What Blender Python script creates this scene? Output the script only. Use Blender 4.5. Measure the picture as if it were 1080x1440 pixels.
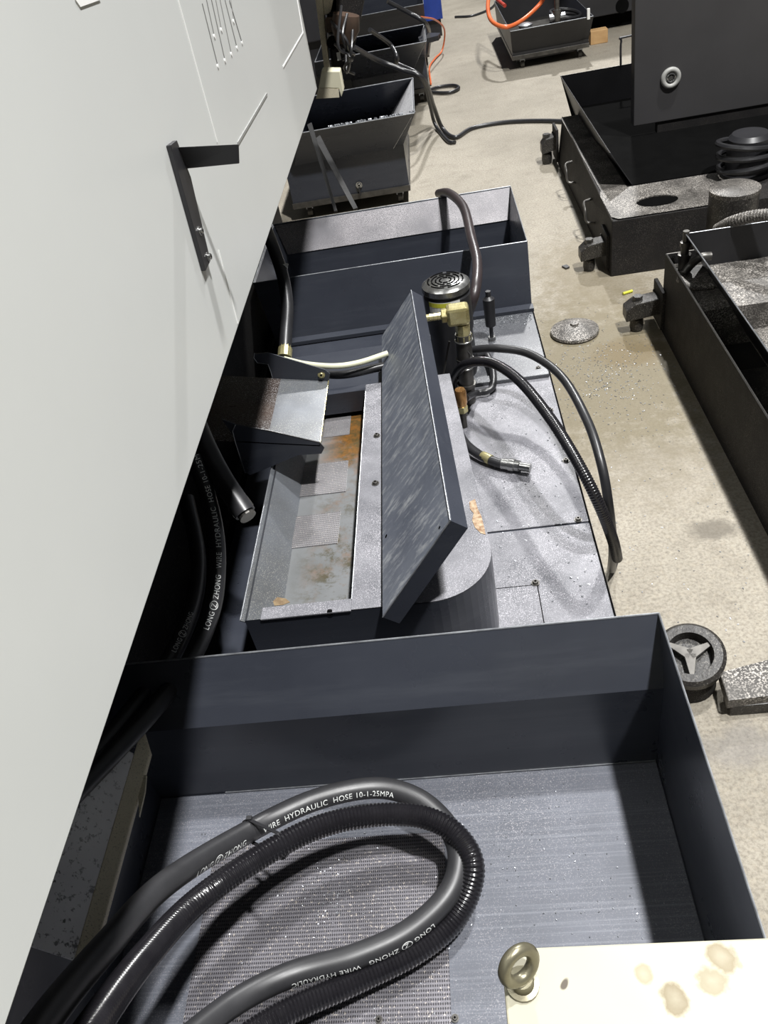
import bpy, math, random
import numpy as np
from mathutils import Vector, Matrix, Euler
random.seed(7)
D = bpy.data
for o in list(D.objects): D.objects.remove(o)
S = bpy.context.scene
COL = S.collection
V = Vector

# ---------------------------------------------------------------- camera
H = 1.6
F = 1121.2
_p, _r, _y = math.radians(39.69), math.radians(-12.381), math.radians(-9.037)
FWD = V((math.sin(_y)*math.cos(_p), math.cos(_y)*math.cos(_p), -math.sin(_p)))
_R = V((math.cos(_y), -math.sin(_y), 0)); _U = _R.cross(FWD)
RT = math.cos(_r)*_R + math.sin(_r)*_U
UP = -math.sin(_r)*_R + math.cos(_r)*_U
CAM = V((0, 0, H))
cd = D.cameras.new('camera'); cam = D.objects.new('camera', cd); COL.objects.link(cam)
m3 = Matrix((RT, UP, -FWD)).transposed()
cam.matrix_world = Matrix.Translation(CAM) @ m3.to_4x4()
cd.sensor_fit = 'HORIZONTAL'; cd.sensor_width = 36; cd.lens = F*36/1080
cd.clip_start = .05; cd.clip_end = 100
S.camera = cam

# ---------------------------------------------------------------- world, lamps, exposure
W = D.worlds.new('world'); S.world = W; W.use_nodes = True
W.node_tree.nodes['Background'].inputs[0].default_value = (.93, .97, 1, 1)
W.node_tree.nodes['Background'].inputs[1].default_value = .10
def lamp(name, loc, target, size, power, col=(1, .995, .985)):
    l = D.lights.new(name, 'AREA'); l.shape = 'DISK'; l.size = size; l.energy = power; l.color = col
    o = D.objects.new(name, l); COL.objects.link(o); o.location = loc
    o.rotation_euler = (V(target)-V(loc)).to_track_quat('-Z', 'Y').to_euler()
    return o
lamp('high_bay_lamp', (2.45, 2.9, 9), (0, 1.5, 0), .4, 1000)
lamp('high_bay_lamp', (2.3, 12.5, 9), (0, 6, 0), .45, 1700)
lamp('high_bay_lamp', (2.5, -.6, 9), (0, .8, 0), .4, 1750)
S.view_settings.view_transform = 'Standard'; S.view_settings.look = 'None'
S.view_settings.gamma = 1; S.view_settings.use_curve_mapping = False
S.view_settings.exposure = -.62

# ---------------------------------------------------------------- helpers
def at(px, py, x=None, y=None, z=None):
    d = FWD*F + RT*(px-540) - UP*(py-720)
    if x is not None: t = x/d.x
    elif y is not None: t = y/d.y
    else: t = (z-H)/d.z
    return CAM + d*t
def lin(c):
    return tuple(((v/255)/12.92 if v/255 <= .04045 else ((v/255+.055)/1.055)**2.4) for v in c)+(1,)
class NT:
    def __init__(s, m):
        m.use_nodes = True; s.t = m.node_tree; s.n = s.t.nodes; s.l = s.t.links
        s.b = s.n['Principled BSDF']; s.tc = s.n.new('ShaderNodeTexCoord')
    def new(s, k, **kw):
        n = s.n.new(k)
        for a, b in kw.items(): setattr(n, a, b)
        return n
    def noise(s, scale, detail=4, rough=.6, vec=None, dist=0):
        n = s.new('ShaderNodeTexNoise'); n.inputs['Scale'].default_value = scale
        n.inputs['Detail'].default_value = detail; n.inputs['Roughness'].default_value = rough
        n.inputs['Distortion'].default_value = dist
        s.l.new(vec if vec is not None else s.tc.outputs['Object'], n.inputs['Vector']); return n.outputs['Fac']
    def ramp(s, fac, a, b):
        n = s.new('ShaderNodeMapRange'); n.inputs['From Min'].default_value = a; n.inputs['From Max'].default_value = b
        s.l.new(fac, n.inputs['Value']); return n.outputs['Result']
    def math(s, op, a, b=None):
        n = s.new('ShaderNodeMath', operation=op)
        for i, v in enumerate((a, b)):
            if v is None: continue
            if isinstance(v, (int, float)): n.inputs[i].default_value = v
            else: s.l.new(v, n.inputs[i])
        return n.outputs[0]
    def mix(s, fac, a, b):
        n = s.new('ShaderNodeMix', data_type='RGBA')
        if isinstance(fac, (int, float)): n.inputs[0].default_value = fac
        else: s.l.new(fac, n.inputs[0])
        for i, v in ((6, a), (7, b)):
            if isinstance(v, tuple): n.inputs[i].default_value = v
            else: s.l.new(v, n.inputs[i])
        return n.outputs[2]
    def bump(s, h, strength, dist=.002):
        n = s.new('ShaderNodeBump'); n.inputs['Strength'].default_value = strength; n.inputs['Distance'].default_value = dist
        s.l.new(h, n.inputs['Height']); s.l.new(n.outputs[0], s.b.inputs['Normal'])
    def set(s, **kw):
        for k, v in kw.items():
            i = s.b.inputs[k.replace('_', ' ')]
            if isinstance(v, (int, float, tuple)): i.default_value = v
            else: s.l.new(v, i)
    def stretch(s, sc):
        n = s.new('ShaderNodeMapping'); n.inputs['Scale'].default_value = sc
        s.l.new(s.tc.outputs['Object'], n.inputs['Vector']); return n.outputs[0]
def mat(name, c, c2=None, rough=.5, metal=0., scale=8, grit=0., gritcol=(200, 200, 200), gscale=260, rvar=.08, bump=0., brush=None, brushcol=None, brushamt=.3, spec=.5):
    m = D.materials.new(name); t = NT(m)
    a = lin(c); b = lin(c2) if c2 else tuple(v*.75 for v in a[:3])+(1,)
    n = t.noise(scale, 6, .62)
    col = t.mix(t.ramp(n, .35, .68), a, b)
    if brush:
        bn = t.noise(1, 5, .7, vec=t.stretch(brush))
        col = t.mix(t.math('MULTIPLY', t.ramp(bn, .5, .72), brushamt), col, lin(brushcol or (190, 192, 198)))
    if grit:
        g = t.noise(gscale*1.7, 3, .7); g2 = t.noise(scale*.8, 3)
        f = t.math('MULTIPLY', t.math('MULTIPLY', t.ramp(g, .575-.09*grit, .66-.08*grit), t.ramp(g2, .3, .62)), .85)
        col = t.mix(f, col, lin(gritcol))
    t.set(Base_Color=col, Metallic=metal)
    t.b.inputs['Specular IOR Level'].default_value = spec
    rr = t.new('ShaderNodeMapRange'); rr.inputs['To Min'].default_value = rough-rvar; rr.inputs['To Max'].default_value = rough+rvar
    t.l.new(t.noise(scale*3, 4), rr.inputs['Value']); t.l.new(rr.outputs[0], t.b.inputs['Roughness'])
    if bump: t.bump(t.noise(gscale*.6, 3), bump)
    return m
M = {}
M['navy'] = mat('navy_paint', (56, 59, 67), (48, 51, 59), rough=.29, scale=3, brush=(2, 3, 26), brushcol=(88, 91, 97), brushamt=.2)
M['black'] = mat('black_paint', (44, 44, 47), (34, 34, 36), rough=.42, scale=4)
M['grime'] = mat('grimy_black_casting', (38, 36, 35), (58, 56, 53), rough=.42, scale=14, grit=.35, gritcol=(140, 136, 128), gscale=130, bump=.5, spec=.4)
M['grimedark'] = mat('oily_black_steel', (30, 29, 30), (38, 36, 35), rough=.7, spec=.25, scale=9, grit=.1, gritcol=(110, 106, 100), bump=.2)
M['grimetop'] = mat('swarf_dusted_steel', (84, 81, 77), (50, 47, 44), rough=.5, scale=12, grit=.9, gritcol=(200, 194, 186), gscale=120, bump=.6)
M['oilsludge'] = mat('oily_sludge_steel', (70, 58, 50), (40, 32, 30), rough=.3, scale=6, grit=.3, bump=.3)
M['deck'] = mat('worn_sheen_deck_paint', (124, 124, 129), (84, 85, 90), rough=.5, metal=.1, scale=9, grit=.45, gritcol=(205, 202, 208), gscale=330, bump=.15)  # lighter base paints in the sheen of navy paint; grit is wear
M['deckdark'] = mat('dark_deck_paint', (88, 90, 95), (68, 70, 74), rough=.32, metal=.1, scale=5, grit=.25, gritcol=(190, 190, 190), gscale=300)  # darker and glossier than the other deck plates
M['panfloor'] = mat('scratched_sheen_pan_floor', (98, 101, 110), (80, 83, 91), rough=.55, metal=.05, scale=5, grit=.3, gritcol=(158, 156, 160), gscale=300, brush=(2.5, 260, 3), brushcol=(160, 164, 172), brushamt=.3)  # scratches are wear; the lighter base paints in the floor's gloss
M['pangrit'] = mat('lit_swarf_speckled_flare', (104, 102, 106), (88, 88, 92), rough=.45, metal=.1, scale=5, grit=.9, gritcol=(205, 200, 202), gscale=420)  # swarf speckle over a lighter base that paints the flare's lit band
M['brushed'] = mat('brushed_lid_paint', (112, 117, 127), (90, 95, 106), rough=.42, metal=.1, scale=7, brush=(50, 7, 30), brushcol=(196, 198, 198), brushamt=.6)
def brushed_diag():
    m = M['brushed']; t = m.node_tree
    for n in t.nodes:
        if n.bl_idname == 'ShaderNodeMapping':
            n.inputs['Rotation'].default_value = (0, .5, .75); n.inputs['Scale'].default_value = (5, 70, 24)
brushed_diag()
M['cabinetblack'] = mat('tall_cabinet_paint', (60, 59, 60), (53, 52, 53), rough=.6, scale=3, rvar=.04)
M['plated'] = mat('dull_plated_steel', (136, 132, 112), (104, 98, 80), rough=.35, metal=.6, scale=20)
M['tray'] = mat('tray_steel', (112, 116, 122), (96, 98, 100), rough=.3, metal=.3, scale=5, grit=.25, gritcol=(180, 178, 170), gscale=280)
M['edge'] = mat('bare_steel_edge', (165, 168, 172), (120, 122, 126), rough=.35, metal=.6, scale=30)
M['rubber'] = mat('black_hose_rubber', (34, 34, 36), (44, 44, 46), rough=.36, scale=20, spec=.6)
M['rubberdusty'] = mat('grey_dusted_hose_rubber', (54, 54, 56), (42, 42, 44), rough=.42, scale=12, spec=.6)
M['brownhose'] = mat('brown_black_hose_rubber', (58, 50, 50), (44, 38, 40), rough=.36, scale=12, spec=.6)
M['spiral'] = mat('spiral_guard_plastic', (24, 23, 26), (32, 31, 34), rough=.22, scale=20, spec=.7)
M['brass'] = mat('yellow_plated_brass', (214, 206, 158), (180, 168, 116), rough=.28, metal=.7, scale=20)
M['copper'] = mat('copper_brass', (205, 160, 108), (164, 118, 70), rough=.28, metal=.8, scale=20)
M['chrome'] = mat('bright_steel', (188, 188, 186), (140, 140, 138), rough=.22, metal=.9, scale=30)
M['darksteel'] = mat('dull_steel', (98, 96, 92), (70, 68, 66), rough=.4, metal=.7, scale=20)
M['white'] = mat('white_machine_enamel', (203, 205, 203), (198, 200, 198), rough=.33, scale=1.4, rvar=.03)
M['whiteline'] = mat('white_edge', (240, 240, 238), (235, 235, 233), rough=.4)
M['seam'] = mat('grey_seam', (150, 150, 148), (135, 135, 133), rough=.5)
M['slot'] = mat('slot_shadow_grey', (120, 120, 118), (100, 100, 98), rough=.6)
M['cream'] = mat('cream_enamel', (226, 222, 196), (218, 213, 186), rough=.4, scale=5)
M['creamdull'] = mat('dusty_cream_enamel', (228, 220, 196), (205, 196, 172), rough=.5, scale=6, grit=.15, gritcol=(90, 84, 74))
M['paper'] = mat('white_paper', (225, 225, 222), (215, 215, 212), rough=.7)
M['yellow'] = mat('yellow_label', (214, 214, 70), (200, 200, 60), rough=.5)
M['ink'] = mat('white_print', (236, 238, 236), (222, 225, 222), rough=.6)
M['darkink'] = mat('dark_print', (60, 60, 58), (60, 60, 58), rough=.7)
M['orange'] = mat('orange_air_hose', (222, 112, 62), (205, 96, 50), rough=.35)
M['red'] = mat('red_hose', (176, 66, 52), (160, 56, 44), rough=.4)
M['blue'] = mat('blue_paint', (38, 66, 150), (32, 56, 128), rough=.4)
M['wood'] = mat('pine_wood', (196, 160, 112), (176, 138, 92), rough=.7, brush=(2, 20, 20), brushcol=(150, 112, 70))
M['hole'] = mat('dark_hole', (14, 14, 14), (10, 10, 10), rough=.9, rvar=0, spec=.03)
M['barsteel'] = mat('dull_flat_bar', (72, 72, 72), (54, 54, 54), rough=.8, spec=.2)
M['whitehose'] = mat('translucent_white_tube', (214, 214, 190), (200, 200, 170), rough=.3)
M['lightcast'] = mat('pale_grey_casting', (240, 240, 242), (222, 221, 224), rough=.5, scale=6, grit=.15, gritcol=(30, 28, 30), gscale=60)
M['brown'] = mat('brown_gear_paint', (84, 66, 54), (64, 52, 44), rough=.5, scale=10)
def concrete():
    m = D.materials.new('concrete'); t = NT(m)
    n1 = t.noise(1.1, 8, .65, dist=.3); n2 = t.noise(9, 8, .75); n3 = t.noise(110, 4, .7); n4 = t.noise(3.2, 6, .7)
    col = t.mix(t.ramp(n1, .35, .66), lin((172, 165, 151)), lin((140, 134, 121)))
    col = t.mix(t.math('MULTIPLY', t.ramp(n2, .52, .75), .5), col, lin((112, 103, 90)))
    col = t.mix(t.math('MULTIPLY', t.ramp(n3, .42, .72), .75), col, lin((98, 90, 79)))
    n5 = t.noise(60, 5, .8); col = t.mix(t.math('MULTIPLY', t.ramp(n5, .5, .62), .2), col, lin((182, 170, 148)))
    col = t.mix(t.math('MULTIPLY', t.ramp(n4, .6, .7), .35), col, lin((104, 97, 84)))
    # rust/oil stain by the levelling bracket, and darker olive patches along the aisle
    def spot(cx, cy, rx, ry, c, amt, c0=.5):
        nonlocal col
        v = t.new('ShaderNodeVectorMath', operation='SUBTRACT'); t.l.new(t.tc.outputs['Object'], v.inputs[0]); v.inputs[1].default_value = (cx, cy, 0)
        w = t.new('ShaderNodeVectorMath', operation='MULTIPLY'); t.l.new(v.outputs[0], w.inputs[0]); w.inputs[1].default_value = (1/rx, 1/ry, 0)
        ln = t.new('ShaderNodeVectorMath', operation='LENGTH'); t.l.new(w.outputs[0], ln.inputs[0])
        d = t.math('ADD', ln.outputs['Value'], t.math('MULTIPLY', t.math('SUBTRACT', t.noise(16, 6, .7), .5), 1.6))
        f = t.math('MULTIPLY', t.math('SUBTRACT', 1.0, t.ramp(d, c0, 1.05)), amt)
        cl = t.new('ShaderNodeClamp'); t.l.new(f, cl.inputs[0])
        col = t.mix(cl.outputs[0], col, lin(c))
    p = at(885, 495, z=0); spot(p.x, p.y, .16, .13, (112, 84, 40), .95)
    p = at(850, 520, z=0); spot(p.x, p.y, .45, .75, (112, 103, 80), .8)
    p = at(840, 385, z=0); spot(p.x, p.y, .3, .5, (120, 110, 88), .6)
    p = at(930, 670, z=0); spot(p.x, p.y, .3, .2, (140, 132, 118), .3)  # faint patch painted for the shadow band across the aisle
    p = at(1000, 745, z=0); spot(p.x, p.y, .08, .05, (96, 90, 80), .7)
    p = at(1045, 1050, z=0); spot(p.x, p.y, .1, .06, (120, 118, 118), .4)
    t.set(Base_Color=col, Roughness=.62)
    t.bump(t.noise(70, 6, .85), .6, .005)
    return m
M['concrete'] = concrete()
def perf(name, pitch, c, hole, amt=.9):
    """punched sheet: staggered round holes, worn grey between them"""
    m = D.materials.new(name); t = NT(m)
    sx = t.new('ShaderNodeSeparateXYZ'); t.l.new(t.tc.outputs['Object'], sx.inputs[0])
    k = 2*math.pi/pitch
    a = t.math('SINE', t.math('MULTIPLY', t.math('ADD', sx.outputs[0], t.math('MULTIPLY', sx.outputs[1], .577)), k))
    b = t.math('SINE', t.math('MULTIPLY', t.math('SUBTRACT', sx.outputs[0], t.math('MULTIPLY', sx.outputs[1], .577)), k))
    h = t.math('MULTIPLY', a, b)
    f = t.ramp(h, .15, .5)
    base = t.mix(t.ramp(t.noise(9, 5), .35, .65), lin(c), lin(tuple(v*.82 for v in c)))
    g = t.ramp(t.noise(300, 2), .62, .68)
    base = t.mix(t.math('MULTIPLY', g, .8), base, lin((205, 196, 186)))
    col = t.mix(t.math('MULTIPLY', f, amt), base, lin(hole))
    t.set(Base_Color=col, Roughness=.4, Metallic=.3)
    t.bump(t.math('MULTIPLY', f, -1.0), .6, .002)
    return m
M['perf'] = perf('punched_screen_sheet', .0066, (132, 130, 136), (52, 50, 54))
M['perffine'] = perf('fine_screen_sheet', .0075, (150, 148, 150), (74, 72, 74), .75)
def trayfloor():
    m = D.materials.new('rust_stained_tray_floor'); t = NT(m)
    n = t.noise(7, 7, .7); n2 = t.noise(40, 4, .8)
    col = t.mix(t.ramp(t.noise(4, 4), .3, .7), lin((128, 130, 132)), lin((104, 106, 106)))
    sx = t.new('ShaderNodeSeparateXYZ'); t.l.new(t.tc.outputs['Object'], sx.inputs[0])
    y = sx.outputs[1]; x = sx.outputs[0]
    fy = t.ramp(y, -.05, .30)           # orange rust thickens towards the far end
    fx = t.ramp(x, -.19, -.12)
    f = t.math('MULTIPLY', t.ramp(t.math('ADD', n, t.math('MULTIPLY', fy, .28)), .5, .68), t.math('MULTIPLY', fx, 1.0))
    col = t.mix(f, col, t.mix(t.ramp(n2, .4, .6), lin((126, 86, 42)), lin((84, 70, 42))))
    f2 = t.math('MULTIPLY', t.ramp(t.noise(22, 6, .8), .5, .62), t.math('MULTIPLY', t.ramp(x, -.21, -.13), t.math('SUBTRACT', 1.0, t.ramp(y, -.1, .1))))
    col = t.mix(t.math('MULTIPLY', f2, .8), col, lin((74, 68, 46)))
    t.set(Base_Color=col, Roughness=.3, Metallic=.2)
    t.bump(n2, .15)
    return m
M['trayfloor'] = trayfloor()
def creamstained():
    m = D.materials.new('stained_cream_enamel'); t = NT(m)
    col = t.mix(t.ramp(t.noise(5, 3), .3, .7), lin((174, 170, 150)), lin((166, 161, 140)))
    for px, py, r, c in ((1015, 1345, .014, (120, 106, 72)), (1000, 1378, .013, (132, 122, 92)), (950, 1405, .012, (112, 98, 64)), (905, 1370, .008, (140, 132, 104))):
        p = at(px, py, z=.85)-V((.3, -.05, .67))
        v = t.new('ShaderNodeVectorMath', operation='DISTANCE'); t.l.new(t.tc.outputs['Object'], v.inputs[0]); v.inputs[1].default_value = p
        d = t.math('ADD', v.outputs['Value'], t.math('MULTIPLY', t.math('SUBTRACT', t.noise(60, 4), .5), r*1.3))
        f = t.math('SUBTRACT', 1.0, t.ramp(d, r*.75, r*1.05))
        f = t.math('MULTIPLY', f, t.ramp(d, -r*1.2, r*.9))
        cl = t.new('ShaderNodeClamp'); t.l.new(f, cl.inputs[0]); col = t.mix(cl.outputs[0], col, lin(c))
    sp = t.noise(34, 1, .3)
    col = t.mix(t.ramp(sp, .76, .78), col, lin((70, 60, 44)))
    t.set(Base_Color=col, Roughness=.45)
    return m
M['creamtop'] = creamstained()
def lidmat():
    m = M['brushed']; return m

class B:
    def __init__(s): s.v = []; s.f = []
    def add(s, vs, fs):
        o = len(s.v); s.v += [tuple(v) for v in vs]; s.f += [tuple(i+o for i in f) for f in fs]; return s
    def box(s, c, d, rot=None):
        R = Euler(rot).to_matrix() if rot else Matrix.Identity(3)
        vs = [V(c)+R@V((x*d[0]/2, y*d[1]/2, z*d[2]/2)) for x in (-1, 1) for y in (-1, 1) for z in (-1, 1)]
        return s.add(vs, [(0, 1, 3, 2), (4, 6, 7, 5), (0, 4, 5, 1), (2, 3, 7, 6), (0, 2, 6, 4), (1, 5, 7, 3)])
    def bb(s, x0, x1, y0, y1, z0, z1): return s.box(((x0+x1)/2, (y0+y1)/2, (z0+z1)/2), (x1-x0, y1-y0, z1-z0))
    def prism(s, poly, off):
        """poly of 3-D points extruded by the vector off"""
        n = len(poly); off = V(off); vs = [V(p) for p in poly]+[V(p)+off for p in poly]
        return s.add(vs, [tuple(range(n))[::-1], tuple(range(n, 2*n))]+[(i, (i+1) % n, (i+1) % n+n, i+n) for i in range(n)])
    def loft(s, rings, cap0=True, cap1=True):
        n = len(rings[0]); vs = [p for r in rings for p in r]; fs = []
        for k in range(len(rings)-1):
            for i in range(n):
                j = (i+1) % n; fs.append((k*n+i, k*n+j, (k+1)*n+j, (k+1)*n+i))
        if cap0: fs.append(tuple(range(n))[::-1])
        if cap1: fs.append(tuple(range((len(rings)-1)*n, len(rings)*n)))
        return s.add(vs, fs)
    def cyl(s, p0, p1, r0, r1=None, n=20):
        return s.lathe([(0, r0), (1, r0 if r1 is None else r1)], p0, p1, n)
    def lathe(s, prof, p0, p1, n=28, cap=True):
        """prof: (fraction along p0-p1, radius)"""
        p0, p1 = V(p0), V(p1); ax = (p1-p0); t = ax.normalized()
        a = t.orthogonal().normalized(); b = t.cross(a)
        rings = [[p0+ax*h+(a*math.cos(2*math.pi*i/n)+b*math.sin(2*math.pi*i/n))*max(r, 1e-5) for i in range(n)] for h, r in prof]
        return s.loft(rings, cap, cap)
    def tube(s, path, r, n=14, rad=None):
        """path: dense points; rad(s) gives a radius along it"""
        P = [V(p) for p in path]; T = []
        for i in range(len(P)):
            T.append((P[min(i+1, len(P)-1)]-P[max(i-1, 0)]).normalized())
        a = T[0].orthogonal().normalized(); rings = []; L = 0
        for i, p in enumerate(P):
            if i: L += (P[i]-P[i-1]).length
            a = (a-T[i]*a.dot(T[i])).normalized(); b = T[i].cross(a)
            rr = rad(L) if rad else r
            rings.append([p+(a*math.cos(2*math.pi*k/n)+b*math.sin(2*math.pi*k/n))*rr for k in range(n)])
        return s.loft(rings)
    def torus(s, c, axis, R, r, n=36, m=10):
        ax = V(axis).normalized(); a = ax.orthogonal().normalized(); b = ax.cross(a); vs = []; fs = []
        for i in range(n):
            th = 2*math.pi*i/n; d = a*math.cos(th)+b*math.sin(th)
            for k in range(m):
                ph = 2*math.pi*k/m; vs.append(V(c)+d*(R+r*math.cos(ph))+ax*r*math.sin(ph))
        for i in range(n):
            for k in range(m):
                fs.append((i*m+k, ((i+1) % n)*m+k, ((i+1) % n)*m+(k+1) % m, i*m+(k+1) % m))
        return s.add(vs, fs)
    def make(s, name, m, parent=None, bevel=0, smooth=False, origin=None):
        me = D.meshes.new(name); me.from_pydata(s.v, [], s.f); me.update(); me.materials.append(M[m] if isinstance(m, str) else m)
        if smooth:
            me.polygons.foreach_set('use_smooth', [True]*len(me.polygons)); me.update()
            try: me.set_sharp_from_angle(angle=math.radians(38))
            except Exception: pass
        o = D.objects.new(name, me); COL.objects.link(o)
        if bevel:
            md = o.modifiers.new('bevel', 'BEVEL'); md.width = bevel; md.segments = 2; md.limit_method = 'ANGLE'; md.angle_limit = math.radians(40)
        if parent:
            o.parent = parent; o.matrix_parent_inverse = Matrix.Identity(4)
            w = V((0, 0, 0)); q = parent
            while q: w += q.location; q = q.parent
            me.transform(Matrix.Translation(-w)); me.update()
            # keep the texture frame in world axes: object origin stays on the parent
        return o
def tag(o, label, cat, group=None, kind=None):
    o['label'] = label; o['category'] = cat
    if group: o['group'] = group
    if kind: o['kind'] = kind
    return o
def thing(name, label, cat, loc=(0, 0, 0), group=None):
    o = D.objects.new(name, None); o.empty_display_size = .05; COL.objects.link(o); o.location = loc
    return tag(o, label, cat, group)
def struct(o): o['kind'] = 'structure'; return o
def smooth(pts, n=14):
    """Catmull-Rom through the points"""
    P = [V(p) for p in pts]; P = [P[0]*2-P[1]]+P+[P[-1]*2-P[-2]]; out = []
    for i in range(1, len(P)-2):
        for k in range(n):
            t = k/n; a, b, c, d = P[i-1], P[i], P[i+1], P[i+2]
            out.append(.5*((2*b)+(c-a)*t+(2*a-5*b+4*c-d)*t*t+(3*b-a-3*c+d)*t**3))
    out.append(P[-2]); return out
def rect(x0, x1, y0, y1, z): return [V((x0, y0, z)), V((x1, y0, z)), V((x1, y1, z)), V((x0, y1, z))]
def hose(name, px, r, m, label, ribs=0, parent=None, n=14, cat='hose', group=None):
    """px: (px, py, z) guide points turned into room positions"""
    pts = smooth([at(a, b, z=z) for a, b, z in px], n)
    if ribs:                                                     # resample finely for a corrugated surface
        dense = []; 
        Lc = [0]
        for a, b in zip(pts, pts[1:]): Lc.append(Lc[-1]+(b-a).length)
        st = ribs/6; i = 0; L = 0.
        while L < Lc[-1]:
            while Lc[i+1] < L: i += 1
            dense.append(pts[i].lerp(pts[i+1], (L-Lc[i])/(Lc[i+1]-Lc[i]))); L += st
        o = B().tube(dense, r, 14, rad=lambda L: r*(1+.045*math.cos(2*math.pi*L/ribs))).make(name, m, parent, smooth=True)
    else:
        o = B().tube(pts, r, 16).make(name, m, parent, smooth=True)
    if not parent: tag(o, label, cat, group)
    return o, pts
def text_width(txt, size):
    cu = D.curves.new('t', 'FONT'); cu.body = txt; cu.size = size; cu.space_character = 1.1
    to = D.objects.new('t', cu); COL.objects.link(to); bpy.context.view_layer.update()
    me = D.meshes.new_from_object(to.evaluated_get(bpy.context.evaluated_depsgraph_get()))
    w = max(v.co.x for v in me.vertices); D.objects.remove(to); D.curves.remove(cu); D.meshes.remove(me); return w
def wrap_text(txt, pts, r, s0, size, toward, m, parent, name='printed_text', flip=False):
    """lettering laid on the surface of a hose, following it"""
    cu = D.curves.new('t', 'FONT'); cu.body = txt; cu.size = size; cu.space_character = 1.1
    to = D.objects.new('t', cu); COL.objects.link(to)
    bpy.context.view_layer.update()
    me = D.meshes.new_from_object(to.evaluated_get(bpy.context.evaluated_depsgraph_get()))
    D.objects.remove(to); D.curves.remove(cu)
    if '  Z  ' in txt:                       # the oval ring round the Z mark
        xa = text_width('LONG', size); xb = text_width('LONG  Z', size); bw = (xb-xa)
        cxm = xb-size*.33; import bmesh
        bm_ = bmesh.new(); bm_.from_mesh(me); n_ = 28; ri = []; ro = []
        for k in range(n_):
            a = 2*math.pi*k/n_
            ri.append(bm_.verts.new((cxm+size*.62*math.cos(a), size*.35+size*.46*math.sin(a), 0)))
            ro.append(bm_.verts.new((cxm+size*.72*math.cos(a), size*.35+size*.56*math.sin(a), 0)))
        for k in range(n_): bm_.faces.new((ri[k], ri[(k+1) % n_], ro[(k+1) % n_], ro[k]))
        bm_.to_mesh(me); bm_.free()
    Ls = [0]
    for a, b in zip(pts, pts[1:]): Ls.append(Ls[-1]+(b-a).length)
    tw = V(toward).normalized(); sg = -1 if flip else 1
    for v in me.vertices:
        s = s0+sg*v.co.x; s = min(max(s, 0), Ls[-1]-1e-4)
        i = max(k for k in range(len(Ls)) if Ls[k] <= s); i = min(i, len(pts)-2)
        u = (s-Ls[i])/(Ls[i+1]-Ls[i]); P = pts[i].lerp(pts[i+1], u)
        ta = (pts[min(i+1, len(pts)-1)]-pts[max(i-1, 0)]).normalized(); tb = (pts[min(i+2, len(pts)-1)]-pts[i]).normalized()
        t = ta.lerp(tb, u).normalized()
        nn = (tw-t*tw.dot(t)).normalized(); bb = nn.cross(t)*sg
        ph = (v.co.y-size*.35)/r
        v.co = P+(nn*math.cos(ph)+bb*math.sin(ph))*(r*1.02+.0003)
    me.materials.clear(); me.materials.append(M[m])
    o = D.objects.new(name, me); COL.objects.link(o); o.parent = parent
    return o
def flat_text(txt, size, m, parent, mtx, name='printed_text'):
    cu = D.curves.new('t', 'FONT'); cu.body = txt; cu.size = size; cu.align_x = 'CENTER'; cu.align_y = 'CENTER'
    to = D.objects.new('t', cu); COL.objects.link(to); bpy.context.view_layer.update()
    me = D.meshes.new_from_object(to.evaluated_get(bpy.context.evaluated_depsgraph_get()))
    D.objects.remove(to); D.curves.remove(cu); me.transform(mtx); me.materials.clear(); me.materials.append(M[m])
    o = D.objects.new(name, me); COL.objects.link(o); o.parent = parent; return o
def bolt(p, nrm, r, parent, m='chrome', name='bolt'):
    n = V(nrm).normalized(); p = V(p)
    b = B().lathe([(0, r*1.5), (1, r*1.5)], p, p+n*r*.25, 20)
    b.lathe([(0, r), (.75, r), (1, r*.8)], p+n*r*.25, p+n*r*1.1, 18)
    o = b.make(name, m, parent, smooth=True)
    B().lathe([(0, r*.5), (1, r*.5)], p+n*r*1.1, p+n*r*1.14, 6).make('socket', 'hole', o)
    return o
def rimline(pts, r, parent, closed=True, m='edge', name='rim_edge'):
    b = B()
    for i in range(len(pts) if closed else len(pts)-1):
        b.cyl(pts[i], pts[(i+1) % len(pts)], r, n=6)
    return b.make(name, m, parent)

# ================================================================ the floor
fl = struct(B().bb(-8, 12, -3, 24, -.06, 0).make('floor', 'concrete'))

# ================================================================ near chip pan
pan = thing('chip_pan', 'large dark navy chip pan with scratched punched floor, nearest in view', 'chip pan', (-.2, .4, 0))
PZ = .377
ins = [rect(-.62, .237, .06, .74, PZ), rect(-.632, .2385, .03, .742, .572), rect(-.64, .24, 0, .805, .666)]
def grow(r, d, dz=0): return [V((r[0].x-d, r[0].y-d, r[0].z+dz)), V((r[1].x+d, r[1].y-d, r[1].z+dz)), V((r[2].x+d, r[2].y+d, r[2].z+dz)), V((r[3].x-d, r[3].y+d, r[3].z+dz))]
B().loft([rect(-.63, .24, .05, .745, .0), grow(ins[0], .003, -.01), grow(ins[1], .003), grow(ins[2], .003), ins[2], ins[1], ins[0]]).make('pan_body', 'navy', pan)
rimline(grow(ins[2], .0015, .001), .0016, pan)
B().bb(-.618, .2355, .062, .738, PZ, PZ+.002).make('floor_plate', 'panfloor', pan)
pr_ = [at(x, y, z=PZ+.004) for x, y in ((345, 1185), (615, 1170), (648, 1440))]
sa, sb_ = at(650, 1440, z=PZ), at(612, 1172, z=PZ)
sc = B().bb(-.50, (sa.x+sb_.x)/2, .2, sb_.y, PZ+.002, PZ+.0045).make('punched_screen', 'perf', pan)
for p in (at(640, 1432, z=PZ+.005), at(533, 1434, z=PZ+.005)): bolt(p, (0, 0, 1), .0035, sc, 'darksteel', 'screw')
# worn bright line where the floor plate meets the rear wall
B().bb(-.5, .235, .7385, .7415, PZ+.002, PZ+.005).make('weld_line', 'edge', pan)

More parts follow.
